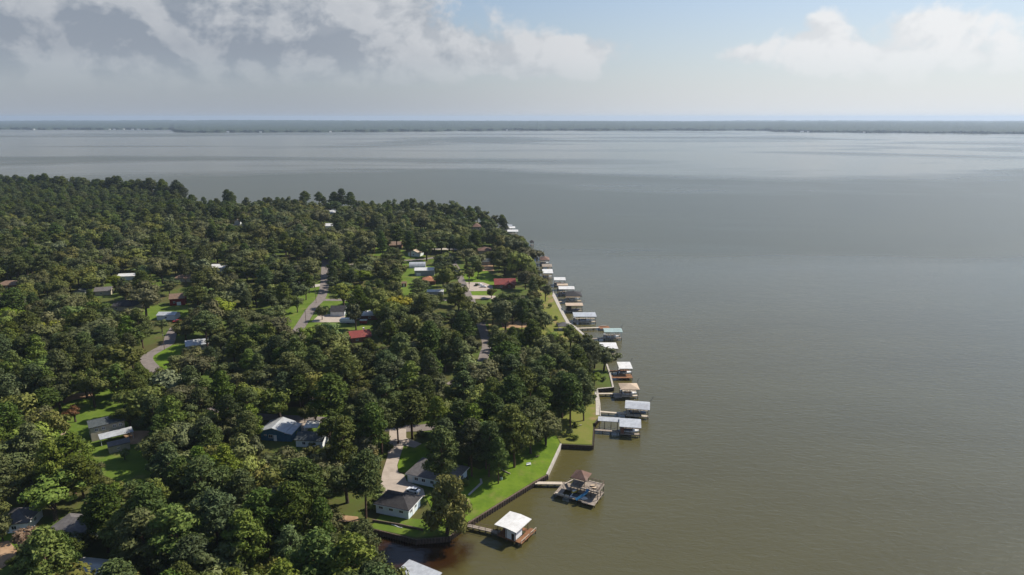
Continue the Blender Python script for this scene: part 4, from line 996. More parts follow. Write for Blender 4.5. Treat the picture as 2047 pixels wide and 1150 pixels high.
boathouse('boathouse with flat white metal roof in the creek on the bottom edge', (778, 1156), (845, 1185), (812, 1119), 3.6, 'shed', .3, 'roof_silver', None, 'deck_grey', False, None, None, .4, 'wall_white', short='the flat white boathouse in the creek')
for i, (lb, p, rz) in enumerate(BOATS):
    motorboat('motorboat on a lift in the ' + lb.split(' with ')[0].replace('boathouse', 'boathouse') + ' with ' + ' '.join(lb.split(' with ')[-1].split()[:7]) if ' with ' in lb else 'motorboat under ' + lb, p, rz, ('boat_white', 'boat_navy', 'boat_white')[i % 3], ('canvas_blue', None, None)[i % 3])

# utility poles beside the roads
UP = MB().tube((0, 0, -.6), (0, 0, 9.5), .15, .11, 7).mesh('pole', 'timber_wall'); UC = MB().box(-1.1, 1.1, -.06, .06, 8.75, 8.9).mesh('crossarm', 'timber_dark'); UT = MB().tube((0, .25, 7.6), (0, .25, 8.3), .2, .2, 8).mesh('transformer', 'roof_silver')
for lb, px_, py_, rz in (('utility pole on the left edge of the straight road beside the dark-roofed garage', 632, 606, 1.2), ('utility pole on the straight road nearest the parked camper', 612, 650, 1.0), ('utility pole at the upper end of the straight road', 641, 560, 1.5),
        ('utility pole beside the lane left of the dark red roof', 938, 578, 1.3), ('utility pole at the top of the lane above the dark red roof', 912, 545, 1.3), ('utility pole beside the bend of the left road', 329, 700, .5),
        ('thin utility pole behind the open white carport', 628, 839, .1), ('utility pole beside the lower lane right of the broad trees', 982, 700, 1.4)):
    g = G(px_, py_); r = thing('utility_pole', lb, 'utility pole', g, rz)
    link('pole', UP, r); link('crossarm', UC, r); link('transformer', UT, r)
# small things on the lawns
def bench(label, p, rz):
    r = thing('garden_bench', label, 'bench', p, rz)
    MB().box(-.8, .8, -.25, .25, .42, .48).part('seat', 'trim_white', r); MB().box(-.8, .8, .22, .28, .5, .95).part('backrest', 'trim_white', r)
    lm = MB().box(-.05, .05, -.22, .22, 0, .42).mesh('leg', 'trim_white')
    for s in (-1, 1): link('leg', lm, r, (s * .7, 0, 0))
bench('white bench on the bright lawn above the two-level dock', up(G(1057, 931), .1), .3)
r = thing('rain_barrel', 'grey-green barrel standing alone on the shore lawn', 'barrel', up(G(1002, 960), .1))
v, f = loft([[(.45 * k_ * math.cos(a * math.pi / 5), .45 * k_ * math.sin(a * math.pi / 5), z) for a in range(10)] for k_, z in ((.85, 0), (1, .4), (1, .8), (.85, 1.2))])
link('drum', mesh_from('drum', v, f, ['roof_green_metal']), r); MB().tube((0, 0, 1.2), (0, 0, 1.28), .42, .42, 10).part('lid', 'timber_dark', r)
def log(label, a, b, z=.3, rad=.25, mat='log_grey'):
    A, B = G(*a), G(*b); r = thing('timber_log', label, 'log', (A.x, A.y, A.z + z))
    mb = MB(); d = B - A; p = Vector((0, 0, 0))
    for i in range(3): q = d * ((i + 1) / 3) + Vector((0, 0, .06 * (-1) ** i)); mb.tube(p, q, rad * (1 - .12 * i), rad * (1 - .12 * (i + 1)), 8); p = q
    mb.part('trunk_section', mat, r)
log('long pale timber lying on the lawn right of the two tall pines', (993, 936), (1020, 949))
log('pale drift log lying on the dry lawn under the pine', (1145, 853), (1163, 851))
log('white pipe lying on the low lawn below the white garage', (783, 1050), (804, 1057), .2, .12, 'trim_white')
log('short log lying by the oak at the edge of the bright lawn', (1070, 915), (1078, 912), .3, .22, 'timber_wall')
pk = thing('picnic_table', 'pale picnic table in the shade behind the two tall pines', 'table', up(G(1043, 890), .1), .4)
MB().box(-.9, .9, -.4, .4, .72, .78).part('tabletop', 'wood_cream', pk)
for s in (-1, 1): MB().box(-.9, .9, s * .75 - .13, s * .75 + .13, .42, .47).part('seat', 'wood_cream', pk)
for s in (-1, 1): MB().beam((s * .6, -.7, 0), (s * .6, .2, .72), .08, .08).beam((s * .6, .7, 0), (s * .6, -.2, .72), .08, .08).part('leg', 'timber_wall', pk)
r = thing('garden_parasol', 'round pale parasol table left of the two-storey tan house', 'parasol', up(G(132, 878), .1))
v, f = loft([[(1.6 * k_ * math.cos(a * math.pi / 5), 1.6 * k_ * math.sin(a * math.pi / 5), z) for a in range(10)] for k_, z in ((1, 2.1), (.5, 2.45), (.03, 2.65))])
link('canopy', mesh_from('canopy', v, f, ['wood_cream']), r); MB().tube((0, 0, 0), (0, 0, 2.5), .05, .05, 6).part('pole', 'metal_dark', r); MB().tube((0, 0, .7), (0, 0, .76), .7, .7, 12).part('table_top', 'wood_cream', r)

# ---------------------------------------------------------------- trees
def ico():
    bm = bmesh.new(); bmesh.ops.create_icosphere(bm, subdivisions=1, radius=1.0)
    v = np.array([tuple(q.co) for q in bm.verts]); f = np.array([[w.index for w in q.verts] for q in bm.faces]); bm.free(); return v, f
ICO_V, ICO_F = ico()
def crown_mesh(name, lobes, per_m2, size, elong, seed, mat, core=.72, spread=.42, droop=0.0, shell=(.82, .34)):
    """lobes: (x, y, z, rx, ry, rz). Leaf sprays spread over the skin of every lobe, a rough inner mass behind them"""
    rg = np.random.RandomState(seed); lob = np.array(lobes)
    V, Q, T, nb = [], [], [], 0
    cen = np.array([lob[:, 0].mean(), lob[:, 1].mean(), lob[:, 2].min() + .3 * (lob[:, 2].max() - lob[:, 2].min())]); ext = np.array([lob[:, 0].std(), lob[:, 1].std(), lob[:, 2].std()]) + .5
    for i, (x, y, z, rx, ry, rz) in enumerate(lob):
        area = 4 * math.pi * ((rx * ry + ry * rz + rx * rz) / 3); n = max(8, int(area * per_m2))
        d = rg.normal(size=(n, 3)); d /= np.linalg.norm(d, axis=1)[:, None]
        d = d[(d[:, 2] > -.65) | (rg.rand(n) < .35)]; n = len(d)
        rad = shell[0] + shell[1] * rg.rand(n)
        c = np.array([x, y, z]); p = c + d * rad[:, None] * np.array([rx, ry, rz])
        keep = np.ones(n, bool)
        for k_, o in enumerate(lob):
            if k_ != i: keep &= (((p - o[:3]) / (o[3:] * .74)) ** 2).sum(1) > 1
        p, d = p[keep], d[keep]; n = len(p)
        if n == 0: continue
        dome = (p - cen) / ext; dome /= np.linalg.norm(dome, axis=1)[:, None] + 1e-9
        nr = d * .75 + dome * .55 + rg.normal(size=(n, 3)) * spread; nr /= np.linalg.norm(nr, axis=1)[:, None]
        t = np.cross(nr, rg.normal(size=(n, 3))); t[:, 2] -= droop; t /= np.linalg.norm(t, axis=1)[:, None] + 1e-9
        b = np.cross(nr, t)
        s = size * (.6 + .8 * rg.rand(n))[:, None]
        a1, b1 = t * s * elong, b * s
        bend = nr * s * .25
        quad = np.stack([p - a1 - bend, p - b1 * .8 + bend * .5, p + a1 - bend, p + b1 * .8 + bend * .5], 1).reshape(-1, 3)
        V.append(quad); Q.append(np.arange(n * 4).reshape(-1, 4) + nb); nb += n * 4
    for x, y, z, rx, ry, rz in lob:
        if core <= 0: break
        v = ICO_V * (core * (.85 + .3 * rg.rand(len(ICO_V))))[:, None] * np.array([rx, ry, rz]) + np.array([x, y, z])
        V.append(v); T.append(ICO_F + nb); nb += len(v)
    V = np.concatenate(V); Q = np.concatenate(Q); T = np.concatenate(T) if T else np.zeros((0, 3), int)
    me = bpy.data.meshes.new(name); me.vertices.add(len(V)); me.vertices.foreach_set('co', V.astype(np.float32).ravel())
    nl = Q.size + T.size; me.loops.add(nl); me.loops.foreach_set('vertex_index', np.concatenate([Q.ravel(), T.ravel()]).astype(np.int32))
    npoly = len(Q) + len(T); me.polygons.add(npoly)
    me.polygons.foreach_set('loop_start', np.concatenate([np.arange(len(Q)) * 4, Q.size + np.arange(len(T)) * 3]).astype(np.int32))
    me.materials.append(MATS[mat]); me.update(calc_edges=True); me.validate()
    return me
def oak_proto(seed, mat, H=12.0, Rr=5.2, n=24, bot=.28):
    rg = np.random.RandomState(seed); lobes = []; zc = H * (bot + 1) / 2; hz = H * (1 - bot) / 2
    for i in range(n):
        d = rg.normal(size=3); d /= np.linalg.norm(d); d[2] = d[2] * .9 + .12
        k_ = .38 + .55 * rg.rand() if i > 3 else .15
        r = Rr * (.19 + .22 * rg.rand())
        lobes.append((d[0] * Rr * k_ * 1.05, d[1] * Rr * k_ * 1.05, zc + d[2] * hz * k_, r, r, r * (.72 + .2 * rg.rand())))
    cm = crown_mesh('crown', lobes, 3.6 * 5.2 / Rr, .30 * Rr / 5.2, 1.35, seed, mat)
    tb = MB(); tb.tube((0, 0, -.8), (.1, 0, H * .3), .42, .3, 8)
    for i in range(5):
        a = 2.4 * i + rg.rand(); l = lobes[(i * 3 + 4) % n]
        tb.tube((.1, 0, H * (.22 + .03 * i)), (l[0] * .75, l[1] * .75, l[2]), .2, .06, 6)
    tb.tube((.1, 0, H * .3), (.3, .2, H * .72), .28, .07, 7)
    return cm, tb.mesh('trunk', 'bark'), H, Rr
def pine_proto(seed, mat, H=20.0, Rr=3.8, bot=.42, n=26, slim=1.0):
    rg = np.random.RandomState(seed); lobes = []
    tb = MB(); bend = (rg.rand(2) - .5) * .8
    tb.tube((0, 0, -.8), (bend[0] * .5, bend[1] * .5, H * .55), .30, .21, 8); tb.tube((bend[0] * .5, bend[1] * .5, H * .55), (bend[0], bend[1], H * .95), .21, .05, 7)
    for i in range(n):
        t = (i + rg.rand() * .8) / n; z = H * (bot + (1 - bot) * t)
        env = Rr * (math.sin(math.pi * min(1, .22 + .80 * t)) ** .8) * slim
        a = 2.399 * i + rg.rand() * .8; k_ = env * (.35 + .55 * rg.rand())
        r = 1.0 + .75 * rg.rand() * (1.15 - .4 * t)
        lobes.append((math.cos(a) * k_ + bend[0] * t, math.sin(a) * k_ + bend[1] * t, z, r * 1.15, r * 1.15, r * .72))
        tb.tube((bend[0] * t, bend[1] * t, z - .7 - .25 * k_), (lobes[-1][0], lobes[-1][1], z - .1), .08, .03, 5)
    lobes.append((bend[0], bend[1], H - .5, 1.0, 1.0, 1.1))
    cm = crown_mesh('crown', lobes, 6.0, .21, 1.9, seed, mat, .58, .8, 0, (.7, .5))
    return cm, tb.mesh('trunk', 'bark_pine'), H, Rr
def cypress_proto(seed, mat, H=18.0, Rr=6.4):
    rg = np.random.RandomState(seed); lobes = []
    for i in range(46):
        t = rg.rand() ** .8; z = H * (.05 + .9 * t); env = Rr * (1 - t) ** .55 * (.75 + .25 * math.sin(3 * t + 1))
        a = 2.399 * i + rg.rand(); k_ = env * (.5 + .5 * rg.rand()) * (.9 if t < .9 else .4); r = 1.0 + 1.0 * rg.rand() * (1.1 - .5 * t)
        lobes.append((math.cos(a) * k_, math.sin(a) * k_, max(z, r * .9), r, r, r * 1.25))
    cm = crown_mesh('crown', lobes, 3.8, .28, 1.8, seed, mat, .66, .7, .8, (.75, .5))
    return cm, MB().tube((0, 0, -.8), (.2, .1, H * .9), .5, .06, 8).mesh('trunk', 'bark'), H, Rr
def shrub_proto(seed, mat):
    rg = np.random.RandomState(seed)
    lobes = [((rg.rand() - .5) * 1.6, (rg.rand() - .5) * 1.6, .6 + .9 * rg.rand(), .7, .7, .6) for _ in range(7)]
    return crown_mesh('crown', lobes, 7, .17, 1.4, seed, mat), MB().tube((0, 0, -.3), (0, 0, 1.0), .08, .05, 6).mesh('trunk', 'bark'), 2.0, 1.5
PROTO = {
    'oak': [oak_proto(11, 'leaf_oak', 12, 5.2, 30), oak_proto(12, 'leaf_oak_dark', 12, 5.0, 22, .3), oak_proto(13, 'leaf_oak', 12, 5.6, 26, .26), oak_proto(14, 'leaf_grey', 12, 4.6, 22, .25), oak_proto(15, 'leaf_oak_dark', 13, 4.6, 24, .22), oak_proto(16, 'leaf_bright', 12, 4.4, 20, .2), oak_proto(17, 'leaf_yellow', 12, 4.0, 20, .25)],
    'pine': [pine_proto(21, 'leaf_pine'), pine_proto(22, 'leaf_pine', 20, 4.2, .36, 28), pine_proto(23, 'leaf_pine_light', 20, 3.9, .34, 28), pine_proto(24, 'leaf_pine', 20, 3.4, .55, 20)],
    'cypress': [cypress_proto(31, 'leaf_cypress')],
    'shrub': [shrub_proto(41, 'leaf_oak_dark'), shrub_proto(42, 'leaf_bright'), shrub_proto(43, 'leaf_rust')],
    'myrtle': [oak_proto(51, 'leaf_rust', 7, 3.4, 16, .2)],
}
# parts of the picture that the photograph shows free of trees: a candidate tree that would hide them is not planted
OPEN = [
    [(774, 862), (815, 858), (850, 885), (872, 890), (870, 912), (925, 915), (940, 945), (938, 962), (905, 985), (850, 990), (846, 1040), (832, 1074), (738, 1058), (750, 1005), (757, 985), (765, 940)],
    [(940, 950), (985, 938), (1040, 915), (1062, 890), (1110, 880), (1122, 890), (1095, 950), (1066, 965), (935, 1048), (940, 1000)],
    [(1110, 884), (1125, 862), (1165, 842), (1185, 802), (1198, 800), (1198, 845), (1186, 890), (1122, 890)],
    [(515, 857), (550, 832), (640, 846), (640, 865), (650, 885), (600, 882), (586, 878), (525, 877)],
    [(118, 812), (140, 798), (178, 790), (235, 780), (225, 815), (238, 830), (258, 855), (295, 870), (290, 895), (272, 915), (300, 955), (285, 965), (215, 945), (178, 905), (160, 860), (122, 852)],
    [(18, 1022), (40, 1017), (65, 1030), (62, 1056), (26, 1054)], [(96, 1047), (122, 1036), (178, 1058), (160, 1062), (120, 1056)], [(136, 1128), (165, 1122), (210, 1135), (205, 1146), (136, 1146)], [(0, 1070), (26, 1064), (34, 1080), (25, 1110), (0, 1125)],
    [(778, 1140), (812, 1118), (870, 1152), (860, 1165)], [(690, 1032), (720, 1036), (735, 1055), (830, 1080), (900, 1078), (870, 1120), (820, 1110), (790, 1090)],
    [(285, 716), (300, 705), (335, 690), (343, 674), (372, 676), (418, 674), (422, 694), (370, 694), (345, 715), (325, 736), (302, 730)],
    [(285, 627), (300, 617), (366, 614), (368, 628), (355, 645), (330, 638), (300, 638)], [(218, 602), (245, 597), (268, 606), (255, 617), (220, 616)],
    [(641, 547), (654, 545), (654, 585), (688, 610), (690, 632), (712, 637), (735, 640), (736, 652), (680, 650), (622, 642), (600, 662), (592, 662), (602, 640), (612, 612), (630, 592), (641, 575)],
    [(562, 640), (590, 605), (628, 592), (606, 620), (596, 640)], [(692, 628), (750, 626), (752, 635), (694, 638)],
    [(700, 660), (740, 660), (736, 679), (704, 677)],
    [(805, 513), (845, 513), (866, 531), (866, 564), (840, 558), (824, 584), (805, 584), (805, 560), (814, 540)],
    [(916, 540), (930, 538), (985, 524), (986, 545), (1028, 550), (1028, 573), (985, 578), (935, 582), (930, 565)], [(944, 590), (988, 592), (988, 597), (946, 598)],
    [(968, 692), (983, 690), (984, 708), (972, 720), (958, 726), (963, 708)],
    [(1076, 585), (1106, 585), (1135, 648), (1172, 673), (1142, 680), (1112, 663), (1100, 625)],
    [(1085, 540), (1108, 541), (1135, 555), (1150, 573), (1168, 590), (1195, 625), (1248, 655), (1250, 682), (1175, 668), (1130, 640), (1108, 590), (1085, 560)],
    [(1210, 745), (1320, 745), (1320, 890), (1190, 870), (1202, 800), (1200, 780)], [(1204, 686), (1240, 686), (1240, 696), (1206, 696)], [(1242, 724), (1270, 724), (1268, 740), (1244, 738)],
    [(420, 810), (448, 813), (446, 821), (425, 818)], [(560, 829), (645, 832), (645, 841), (600, 838)], [(785, 853), (850, 851), (848, 858), (790, 858)],
    [(340, 582), (370, 582), (370, 604), (340, 604)], [(238, 546), (268, 546), (268, 556), (238, 556)], [(420, 524), (447, 524), (447, 538), (420, 538)], [(190, 574), (220, 574), (220, 586), (190, 586)],
    [(779, 483), (802, 483), (802, 492), (779, 492)], [(816, 496), (836, 496), (836, 510), (816, 510)], [(0, 560), (36, 560), (36, 575), (0, 575)], [(753, 496), (770, 496), (770, 510), (753, 510)],
    [(651, 446), (666, 446), (666, 454), (651, 454)], [(945, 442), (961, 442), (961, 458), (945, 458)], [(856, 582), (884, 582), (884, 586), (856, 586)], [(349, 549), (382, 549), (382, 557), (349, 557)],
    [(1081, 514), (1105, 514), (1108, 540), (1086, 540)], [(1012, 454), (1036, 454), (1036, 470), (1014, 468)], [(1056, 478), (1070, 478), (1070, 490), (1056, 490)], [(594, 547), (607, 547), (607, 566), (594, 566)],
    [(1116, 648), (1138, 648), (1140, 660), (1118, 660)], [(652, 421), (671, 421), (671, 426), (652, 426)], [(955, 492), (980, 492), (980, 501), (955, 501)], [(1002, 648), (1052, 644), (1052, 654), (1004, 656)],
    [(188, 495), (209, 495), (209, 502), (188, 502)], [(458, 441), (488, 445), (488, 451), (458, 451)], [(148, 574), (168, 574), (168, 586), (148, 586)], [(118, 884), (150, 876), (150, 868), (120, 866)], [(884, 752), (900, 752), (900, 764), (884, 764)],
]
OPEN += [[(cx - w, cy - h), (cx + w, cy - h), (cx + w, cy + h), (cx - w, cy + h)] for cx, cy, w, h in ((560, 505, 9, 4), (690, 522, 10, 3), (745, 555, 8, 4), (500, 560, 9, 4), (585, 520, 10, 5), (300, 520, 9, 4), (90, 590, 10, 4), (470, 610, 12, 5), (880, 505, 14, 4), (715, 570, 10, 4), (420, 480, 9, 3), (520, 620, 12, 5), (880, 620, 9, 5), (760, 690, 10, 5), (470, 720, 12, 5), (905, 655, 8, 4), (320, 560, 9, 4), (60, 545, 12, 4), (840, 455, 10, 3), (730, 460, 9, 3), (1040, 585, 10, 5))]
OPENA = [np.array(p, float) for p in OPEN]
OPENB = [(p[:, 0].min(), p[:, 1].min(), p[:, 0].max(), p[:, 1].max()) for p in OPENA]
def hides(x, y, z, H, Rr, bot):
    cx, cy, dep = project(x, y, z + H * (1 + bot) / 2); s = FPX / dep
    rx, ry = Rr * s * .82, max(Rr * .5, H * (1 - bot) / 2) * s * .86
    pts = np.array([(cx, cy)] + [(cx + rx * math.cos(a) * k_, cy + ry * math.sin(a) * k_) for k_ in (.55, 1) for a in np.linspace(0, 2 * math.pi, 12, False)])
    x0, y0, x1, y1 = pts[:, 0].min(), pts[:, 1].min(), pts[:, 0].max(), pts[:, 1].max()
    for p, b in zip(OPENA, OPENB):
        if b[0] > x1 or b[2] < x0 or b[1] > y1 or b[3] < y0: continue
        if pip(pts, p).any(): return True
        if x0 < p[:, 0].mean() < x1 and y0 < p[:, 1].mean() < y1 and (b[2] - b[0]) < rx: return True
    return False
TREES = []      # (kind, variant, x, y, z, height, radius, rot)
def plant(kind, var, px, py, H, Rr=None):
    g = G(px, py); Rr = Rr or H * .38
    TREES.append((kind, var, g.x, g.y, g.z, H, Rr, rnd.random() * 6.28, True))
for a in [  # trees one can name in the photograph
    ('pine', 1, 886, 985, 22, 5.2), ('cypress', 0, 894, 1068, 20, 8.0), ('pine', 2, 972, 938, 17, 4.6), ('pine', 1, 993, 914, 15, 4.6), ('oak', 4, 1061, 907, 16.5, 6.2), ('oak', 4, 1040, 893, 13, 4.6),
    ('pine', 1, 1140, 854, 21, 6.0), ('pine', 0, 1105, 850, 19, 4.6), ('pine', 3, 1124, 836, 19, 4.2), ('pine', 1, 1085, 866, 18, 4.6), ('pine', 0, 1013, 905, 18, 4.6), ('pine', 2, 940, 905, 18, 5.0), ('pine', 1, 915, 900, 19, 5.0),
    ('oak', 1, 1207, 741, 11.5, 6.5), ('oak', 4, 1188, 737, 12, 5.5), ('oak', 1, 1165, 715, 13, 5.5), ('oak', 4, 1140, 700, 13, 5.5), ('pine', 1, 1160, 790, 20, 5), ('oak', 1, 1172, 790, 10, 4.5), ('oak', 5, 1188, 772, 6, 3.2),
    ('oak', 1, 1080, 667, 14, 5.5), ('oak', 1, 1056, 657, 14, 4.6), ('oak', 4, 1025, 649, 14, 4.6), ('oak', 1, 1006, 654, 14, 4.8), ('oak', 4, 1066, 664, 13, 4.4), ('oak', 1, 985, 650, 14, 5),
    ('oak', 3, 1090, 603, 13, 4.2), ('oak', 4, 190, 815, 16, 5.6), ('myrtle', 0, 151, 844, 6.5, 3.6), ('oak', 0, 290, 848, 15, 8.2), ('oak', 1, 332, 842, 14, 7.6), ('oak', 1, 262, 862, 11, 5.0), ('oak', 5, 250, 920, 4, 1.8),
    ('oak', 5, 510, 1000, 15, 5.6), ('oak', 6, 525, 1010, 14, 4.6), ('oak', 6, 488, 985, 11, 4), ('oak', 5, 500, 838, 14, 5.2), ('myrtle', 0, 62, 1108, 8, 4.6), ('oak', 3, 722, 940, 14, 5.5), ('oak', 6, 738, 945, 9, 3),
    ('pine', 2, 590, 800, 21, 6), ('pine', 2, 690, 795, 22, 6.4), ('pine', 2, 800, 770, 23, 5.6), ('pine', 1, 560, 760, 20, 5.4), ('pine', 2, 640, 780, 20, 5.5), ('pine', 2, 300, 1160, 20, 6), ('pine', 2, 370, 1160, 21, 6), ('pine', 2, 250, 1135, 16, 5), ('pine', 2, 150, 990, 20, 6),
    ('oak', 0, 400, 775, 14, 7.0), ('oak', 5, 358, 762, 12, 5.0), ('oak', 1, 435, 780, 13, 6.2), ('oak', 2, 610, 846, 7, 2.6), ('oak', 1, 632, 850, 10, 4.2), ('oak', 4, 660, 898, 14, 5),
    ('oak', 1, 712, 660, 16, 6.0), ('oak', 2, 644, 640, 9, 3.6), ('oak', 5, 595, 625, 10, 3.6), ('pine', 3, 612, 600, 18, 4.4), ('oak', 4, 938, 568, 15, 4.2), ('oak', 1, 955, 558, 13, 4.5), ('pine', 2, 838, 596, 13, 5.2),
    ('pine', 1, 455, 425, 28, 6.5), ('pine', 0, 466, 426, 26, 6), ('pine', 1, 685, 425, 29, 7), ('pine', 0, 702, 427, 26, 6.5), ('pine', 3, 612, 422, 25, 6), ('pine', 3, 640, 422, 24, 5), ('pine', 0, 668, 424, 25, 6), ('oak', 1, 575, 423, 20, 8), ('oak', 1, 430, 426, 16, 7),
    ('oak', 1, 820, 435, 24, 9), ('oak', 1, 850, 437, 21, 9), ('oak', 1, 905, 441, 24, 10), ('oak', 4, 785, 433, 20, 7), ('oak', 1, 970, 455, 19, 8), ('oak', 1, 990, 460, 17, 7), ('oak', 1, 760, 432, 14, 5), ('oak', 1, 882, 439, 20, 8),
]: plant(*a)
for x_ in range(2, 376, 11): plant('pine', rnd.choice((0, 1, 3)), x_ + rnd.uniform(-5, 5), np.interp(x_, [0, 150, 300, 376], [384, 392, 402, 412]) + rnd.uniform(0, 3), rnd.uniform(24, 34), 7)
for a in [(778, 900), (757, 1000), (762, 985), (740, 1020), (1178, 806), (1150, 853), (1188, 800), (858, 900), (850, 960), (872, 975), (1030, 890), (1208, 762), (930, 970), (148, 900), (160, 890), (345, 720), (1115, 652), (1112, 640), (1145, 660), (1100, 615), (952, 572), (590, 870), (1147, 878), (1137, 872), (843, 870), (850, 873)]:
    plant('shrub', rnd.choice((0, 0, 1)), a[0], a[1], rnd.uniform(1.6, 3.0), 1.8)
NAMED = len(TREES)
def fill():
    rg = random.Random(5); cell = 17.0; grid = {}
    def near(x, y, r):
        i, j = int(x // cell), int(y // cell)
        for a in range(i - 1, i + 2):
            for b in range(j - 1, j + 2):
                for q in grid.get((a, b), ()):
                    if (q[0] - x) ** 2 + (q[1] - y) ** 2 < (.5 * (r + q[2])) ** 2: return True
        return False
    def put(x, y, r): grid.setdefault((int(x // cell), int(y // cell)), []).append((x, y, r))
    for t in TREES: put(t[2], t[3], t[6] if t[0] != 'shrub' else 1.5)
    N = 26000
    rs = np.random.RandomState(9)
    yy = 105 + (1150 - 105) * rs.rand(N) ** 1.15; xx = yy * (-.86 + (.30 + .86) * rs.rand(N))
    P = np.column_stack([xx, yy]); ok = pip(P, poly_land); P = P[ok]
    sd_ = dline(P, shore); Z = zland(P)
    RD = np.min([dline(P, rd) - w / 2 for rd, w in ROADS], axis=0)
    FT = np.min([np.hypot(P[:, 0] - fx, P[:, 1] - fy) - fr for fx, fy, fr in FOOT], axis=0)
    for (x, y), ds, z, rdist, fdist in zip(P, sd_, Z, RD, FT):
        px, py, dep = project(x, y, z)
        if px < -90 or px > 1350: continue
        if ds < 2.5: continue
        # woods on the left and in front, gardens in the middle
        wood = (px < 560 and py < 480) or py > 860 or px < 130
        u = rg.random()
        if ds < 30 and py < 470: pine = .35
        elif px < 470 and py < 455: pine = .6  # extra pines darken the far-left woods in place of a cloud's shadow
        elif py > 900: pine = .35
        elif 780 < px and 690 < py: pine = .5
        elif py < 700: pine = .08
        else: pine = .28
        if u < pine:
            kind, var = 'pine', rg.choice((0, 0, 1, 1, 2, 2, 3)); H = rg.uniform(15, 23); Rr = H * rg.uniform(.21, .29); bot = .38
        else:
            kind = 'oak'; var = rg.choice((0, 0, 1, 1, 2, 2, 2, 3, 4, 4, 5)) if rg.random() > .012 else 6
            Rr = rg.triangular(4.6, 11.0, 7.6) if not wood else rg.triangular(4.0, 9.0, 6.0); H = min(19, Rr * rg.uniform(1.55, 2.1) + 1.5); bot = .26
        if px < 470 and py < 460 and kind == 'oak': var = rg.choice((1, 4, 1, 4, 0))  # cloud shadow over the far-left woods put into darker leaf colours
        if px < 470 and py < 460 and kind == 'pine': var = rg.choice((0, 1, 3))  # light green pine left out, for the same cloud shade
        if ds < 70 and py < 465 and px > 378: H *= .84; Rr *= .9
        if py < 540 and kind == 'oak' and var in (5, 6): var = rg.choice((0, 1, 2))
        if near(x, y, Rr * (1.22 if wood else 1.55)): continue
        if fdist < .6 or rdist < 2.5: continue
        if hides(x, y, z, H, Rr, bot):
            H *= .6; Rr *= .62
            if hides(x, y, z, H, Rr, bot): continue
        put(x, y, Rr)
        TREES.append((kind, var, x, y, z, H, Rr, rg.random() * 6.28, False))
fill()
def tree_labels(items):
    """a label that points at one tree: what it looks like and which side of a landmark it stands"""
    look = {('oak', 0): 'olive green oak', ('oak', 1): 'dark green oak', ('oak', 2): 'broad olive oak', ('oak', 3): 'grey-green oak', ('oak', 4): 'tall dark oak', ('oak', 5): 'bright green oak', ('oak', 6): 'yellow-green oak',
            ('pine', 0): 'dark pine', ('pine', 1): 'full-crowned dark pine', ('pine', 2): 'light green pine', ('pine', 3): 'bare-trunked pine', ('cypress', 0): 'large drooping cypress', ('shrub', 0): 'dark round shrub', ('shrub', 1): 'bright green shrub', ('shrub', 2): 'rust coloured shrub', ('myrtle', 0): 'rust-brown small tree'}
    rank = ['nearest', 'second nearest', 'third nearest', 'fourth nearest', 'fifth nearest', 'sixth nearest', 'seventh nearest', 'eighth nearest', 'ninth nearest', 'tenth nearest', 'eleventh nearest', 'twelfth nearest']
    buck = {}
    for i, t in enumerate(items):
        px, py, _ = project(t[2], t[3], t[4] + t[5] * .6)
        nm, lx, ly = min(LAND, key=lambda l: (l[1] - px) ** 2 + (1.6 * (l[2] - py)) ** 2)
        dx, dy = px - lx, 1.6 * (py - ly)
        side = ('right of' if dx > 0 else 'left of') if abs(dx) > abs(dy) else ('in front of' if dy > 0 else 'behind')
        buck.setdefault((look[(t[0], t[1])], side, nm), []).append((dx * dx + dy * dy, i))
    out = {}
    for (lk, side, nm), lst in buck.items():
        lst.sort()
        for r_, (_, i) in enumerate(lst):
            out[i] = f'{lk} {side} {nm}' if len(lst) == 1 else f'{lk} {side} {nm}, {rank[min(r_, 11)]}'
    return out
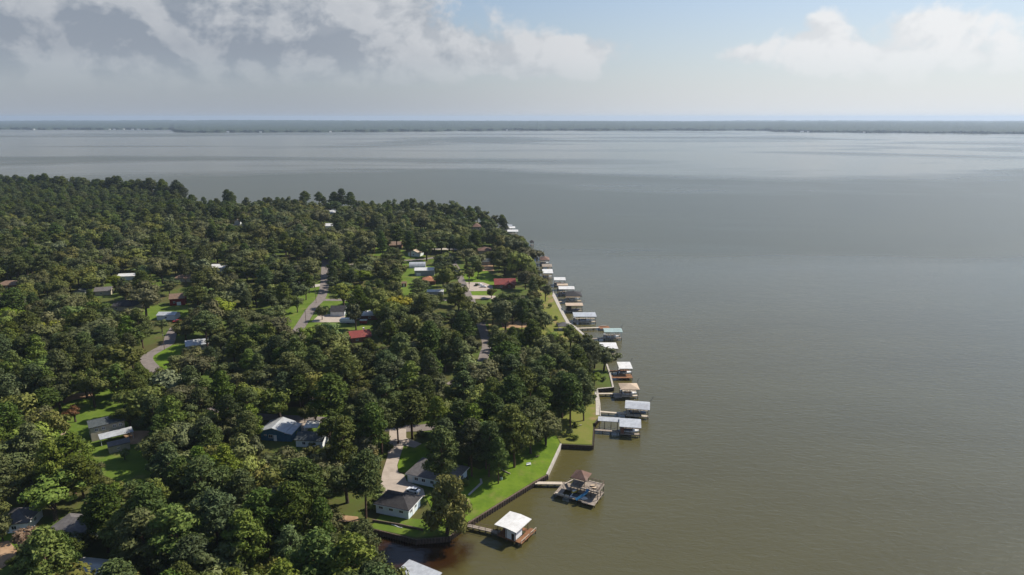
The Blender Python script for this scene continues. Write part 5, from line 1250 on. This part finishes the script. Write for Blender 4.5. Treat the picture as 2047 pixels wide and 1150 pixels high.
def build_trees():
    size = lambda t: t[5] / math.hypot(t[3], CAMH)
    chosen, rest = [], []
    count = {}
    def seen(t):
        px, py, _ = project(t[2], t[3], t[4] + t[5]); return -40 < px < 2090 and py < 1150
    order = sorted(TREES, key=lambda t: (not t[8], -size(t)))
    for t in order:
        k_ = t[0]
        if seen(t) and count.get(k_, 0) < {'oak': 290, 'pine': 230}.get(k_, 300): chosen.append(t); count[k_] = count.get(k_, 0) + 1
        else: rest.append(t)
    lab = tree_labels(chosen)
    first = {}
    names = {'oak': 'oak_tree', 'pine': 'pine_tree', 'cypress': 'cypress_tree', 'shrub': 'shrub', 'myrtle': 'crape_myrtle'}
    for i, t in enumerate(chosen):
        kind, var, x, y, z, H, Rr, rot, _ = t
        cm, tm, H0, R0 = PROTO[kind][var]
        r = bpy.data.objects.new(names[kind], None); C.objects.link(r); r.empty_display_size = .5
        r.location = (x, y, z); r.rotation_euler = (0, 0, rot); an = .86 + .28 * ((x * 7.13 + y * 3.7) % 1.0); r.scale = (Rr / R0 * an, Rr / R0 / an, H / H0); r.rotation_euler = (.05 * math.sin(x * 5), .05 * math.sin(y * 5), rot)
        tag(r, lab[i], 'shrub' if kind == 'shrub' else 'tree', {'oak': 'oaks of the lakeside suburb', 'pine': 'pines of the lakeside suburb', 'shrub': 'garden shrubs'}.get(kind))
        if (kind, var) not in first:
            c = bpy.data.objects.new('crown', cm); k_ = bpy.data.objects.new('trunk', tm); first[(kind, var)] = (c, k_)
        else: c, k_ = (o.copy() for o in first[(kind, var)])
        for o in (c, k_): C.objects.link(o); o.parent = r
    # everything farther off is one wood
    keys = [(k_, v) for k_ in ('oak', 'pine') for v in range(len(PROTO[k_]))]
    keys = [k_ for k_ in keys if k_ in first]
    rest = [t for t in rest if (t[0], t[1]) in keys]
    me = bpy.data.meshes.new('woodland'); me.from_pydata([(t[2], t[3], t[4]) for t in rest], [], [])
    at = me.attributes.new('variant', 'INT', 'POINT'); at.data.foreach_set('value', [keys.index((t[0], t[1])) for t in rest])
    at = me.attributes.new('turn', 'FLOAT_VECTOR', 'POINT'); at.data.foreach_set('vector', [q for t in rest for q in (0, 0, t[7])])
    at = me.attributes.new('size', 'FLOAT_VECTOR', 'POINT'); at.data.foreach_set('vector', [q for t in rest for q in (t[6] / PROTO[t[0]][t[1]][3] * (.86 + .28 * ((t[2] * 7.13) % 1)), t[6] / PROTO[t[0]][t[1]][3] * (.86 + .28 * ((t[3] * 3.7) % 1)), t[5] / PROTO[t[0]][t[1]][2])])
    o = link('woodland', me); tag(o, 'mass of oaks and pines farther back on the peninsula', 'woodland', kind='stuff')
    ng = bpy.data.node_groups.new('woodland', 'GeometryNodeTree')
    ng.interface.new_socket('Geometry', in_out='INPUT', socket_type='NodeSocketGeometry'); ng.interface.new_socket('Geometry', in_out='OUTPUT', socket_type='NodeSocketGeometry')
    gi, go = ng.nodes.new('NodeGroupInput'), ng.nodes.new('NodeGroupOutput'); jn = ng.nodes.new('GeometryNodeJoinGeometry'); ng.links.new(jn.outputs[0], go.inputs[0])
    def attr(n, ty):
        a = ng.nodes.new('GeometryNodeInputNamedAttribute'); a.data_type = ty; a.inputs['Name'].default_value = n; return a.outputs[0]
    va, tu, sz = attr('variant', 'INT'), attr('turn', 'FLOAT_VECTOR'), attr('size', 'FLOAT_VECTOR')
    m2p = ng.nodes.new('GeometryNodeMeshToPoints'); ng.links.new(gi.outputs[0], m2p.inputs['Mesh'])
    for n, k_ in enumerate(keys):
        cmp_ = ng.nodes.new('FunctionNodeCompare'); cmp_.data_type = 'INT'; cmp_.operation = 'EQUAL'
        ng.links.new(va, cmp_.inputs[2]); cmp_.inputs[3].default_value = n
        for ob in first[k_]:
            oi = ng.nodes.new('GeometryNodeObjectInfo'); oi.transform_space = 'ORIGINAL'; oi.inputs['Object'].default_value = ob; oi.inputs['As Instance'].default_value = True
            io = ng.nodes.new('GeometryNodeInstanceOnPoints')
            ng.links.new(m2p.outputs[0], io.inputs['Points']); ng.links.new(cmp_.outputs[0], io.inputs['Selection']); ng.links.new(oi.outputs['Geometry'], io.inputs['Instance'])
            ng.links.new(tu, io.inputs['Rotation']); ng.links.new(sz, io.inputs['Scale']); ng.links.new(io.outputs[0], jn.inputs[0])
    md = o.modifiers.new('woodland', 'NODES'); md.node_group = ng
    print('TREES', len(TREES), 'single', len(chosen), count, 'rest', len(rest))
build_trees()

# ---------------------------------------------------------------- haze
hm = bpy.data.materials.new('haze'); hm.use_nodes = True; nt = hm.node_tree; nt.nodes.clear()
ho = nt.nodes.new('ShaderNodeOutputMaterial'); pv = nt.nodes.new('ShaderNodeVolumePrincipled')
pv.inputs['Color'].default_value = (.56, .67, .82, 1); pv.inputs['Density'].default_value = .00006; pv.inputs['Anisotropy'].default_value = .3
nt.links.new(pv.outputs[0], ho.inputs['Volume']); MATS['haze'] = hm
hz = MB().box(-30000, 30000, -800, 30000, -4, 160).part('haze', 'haze')
tag(hz, 'thin pale summer haze over the lake', 'haze', kind='stuff')
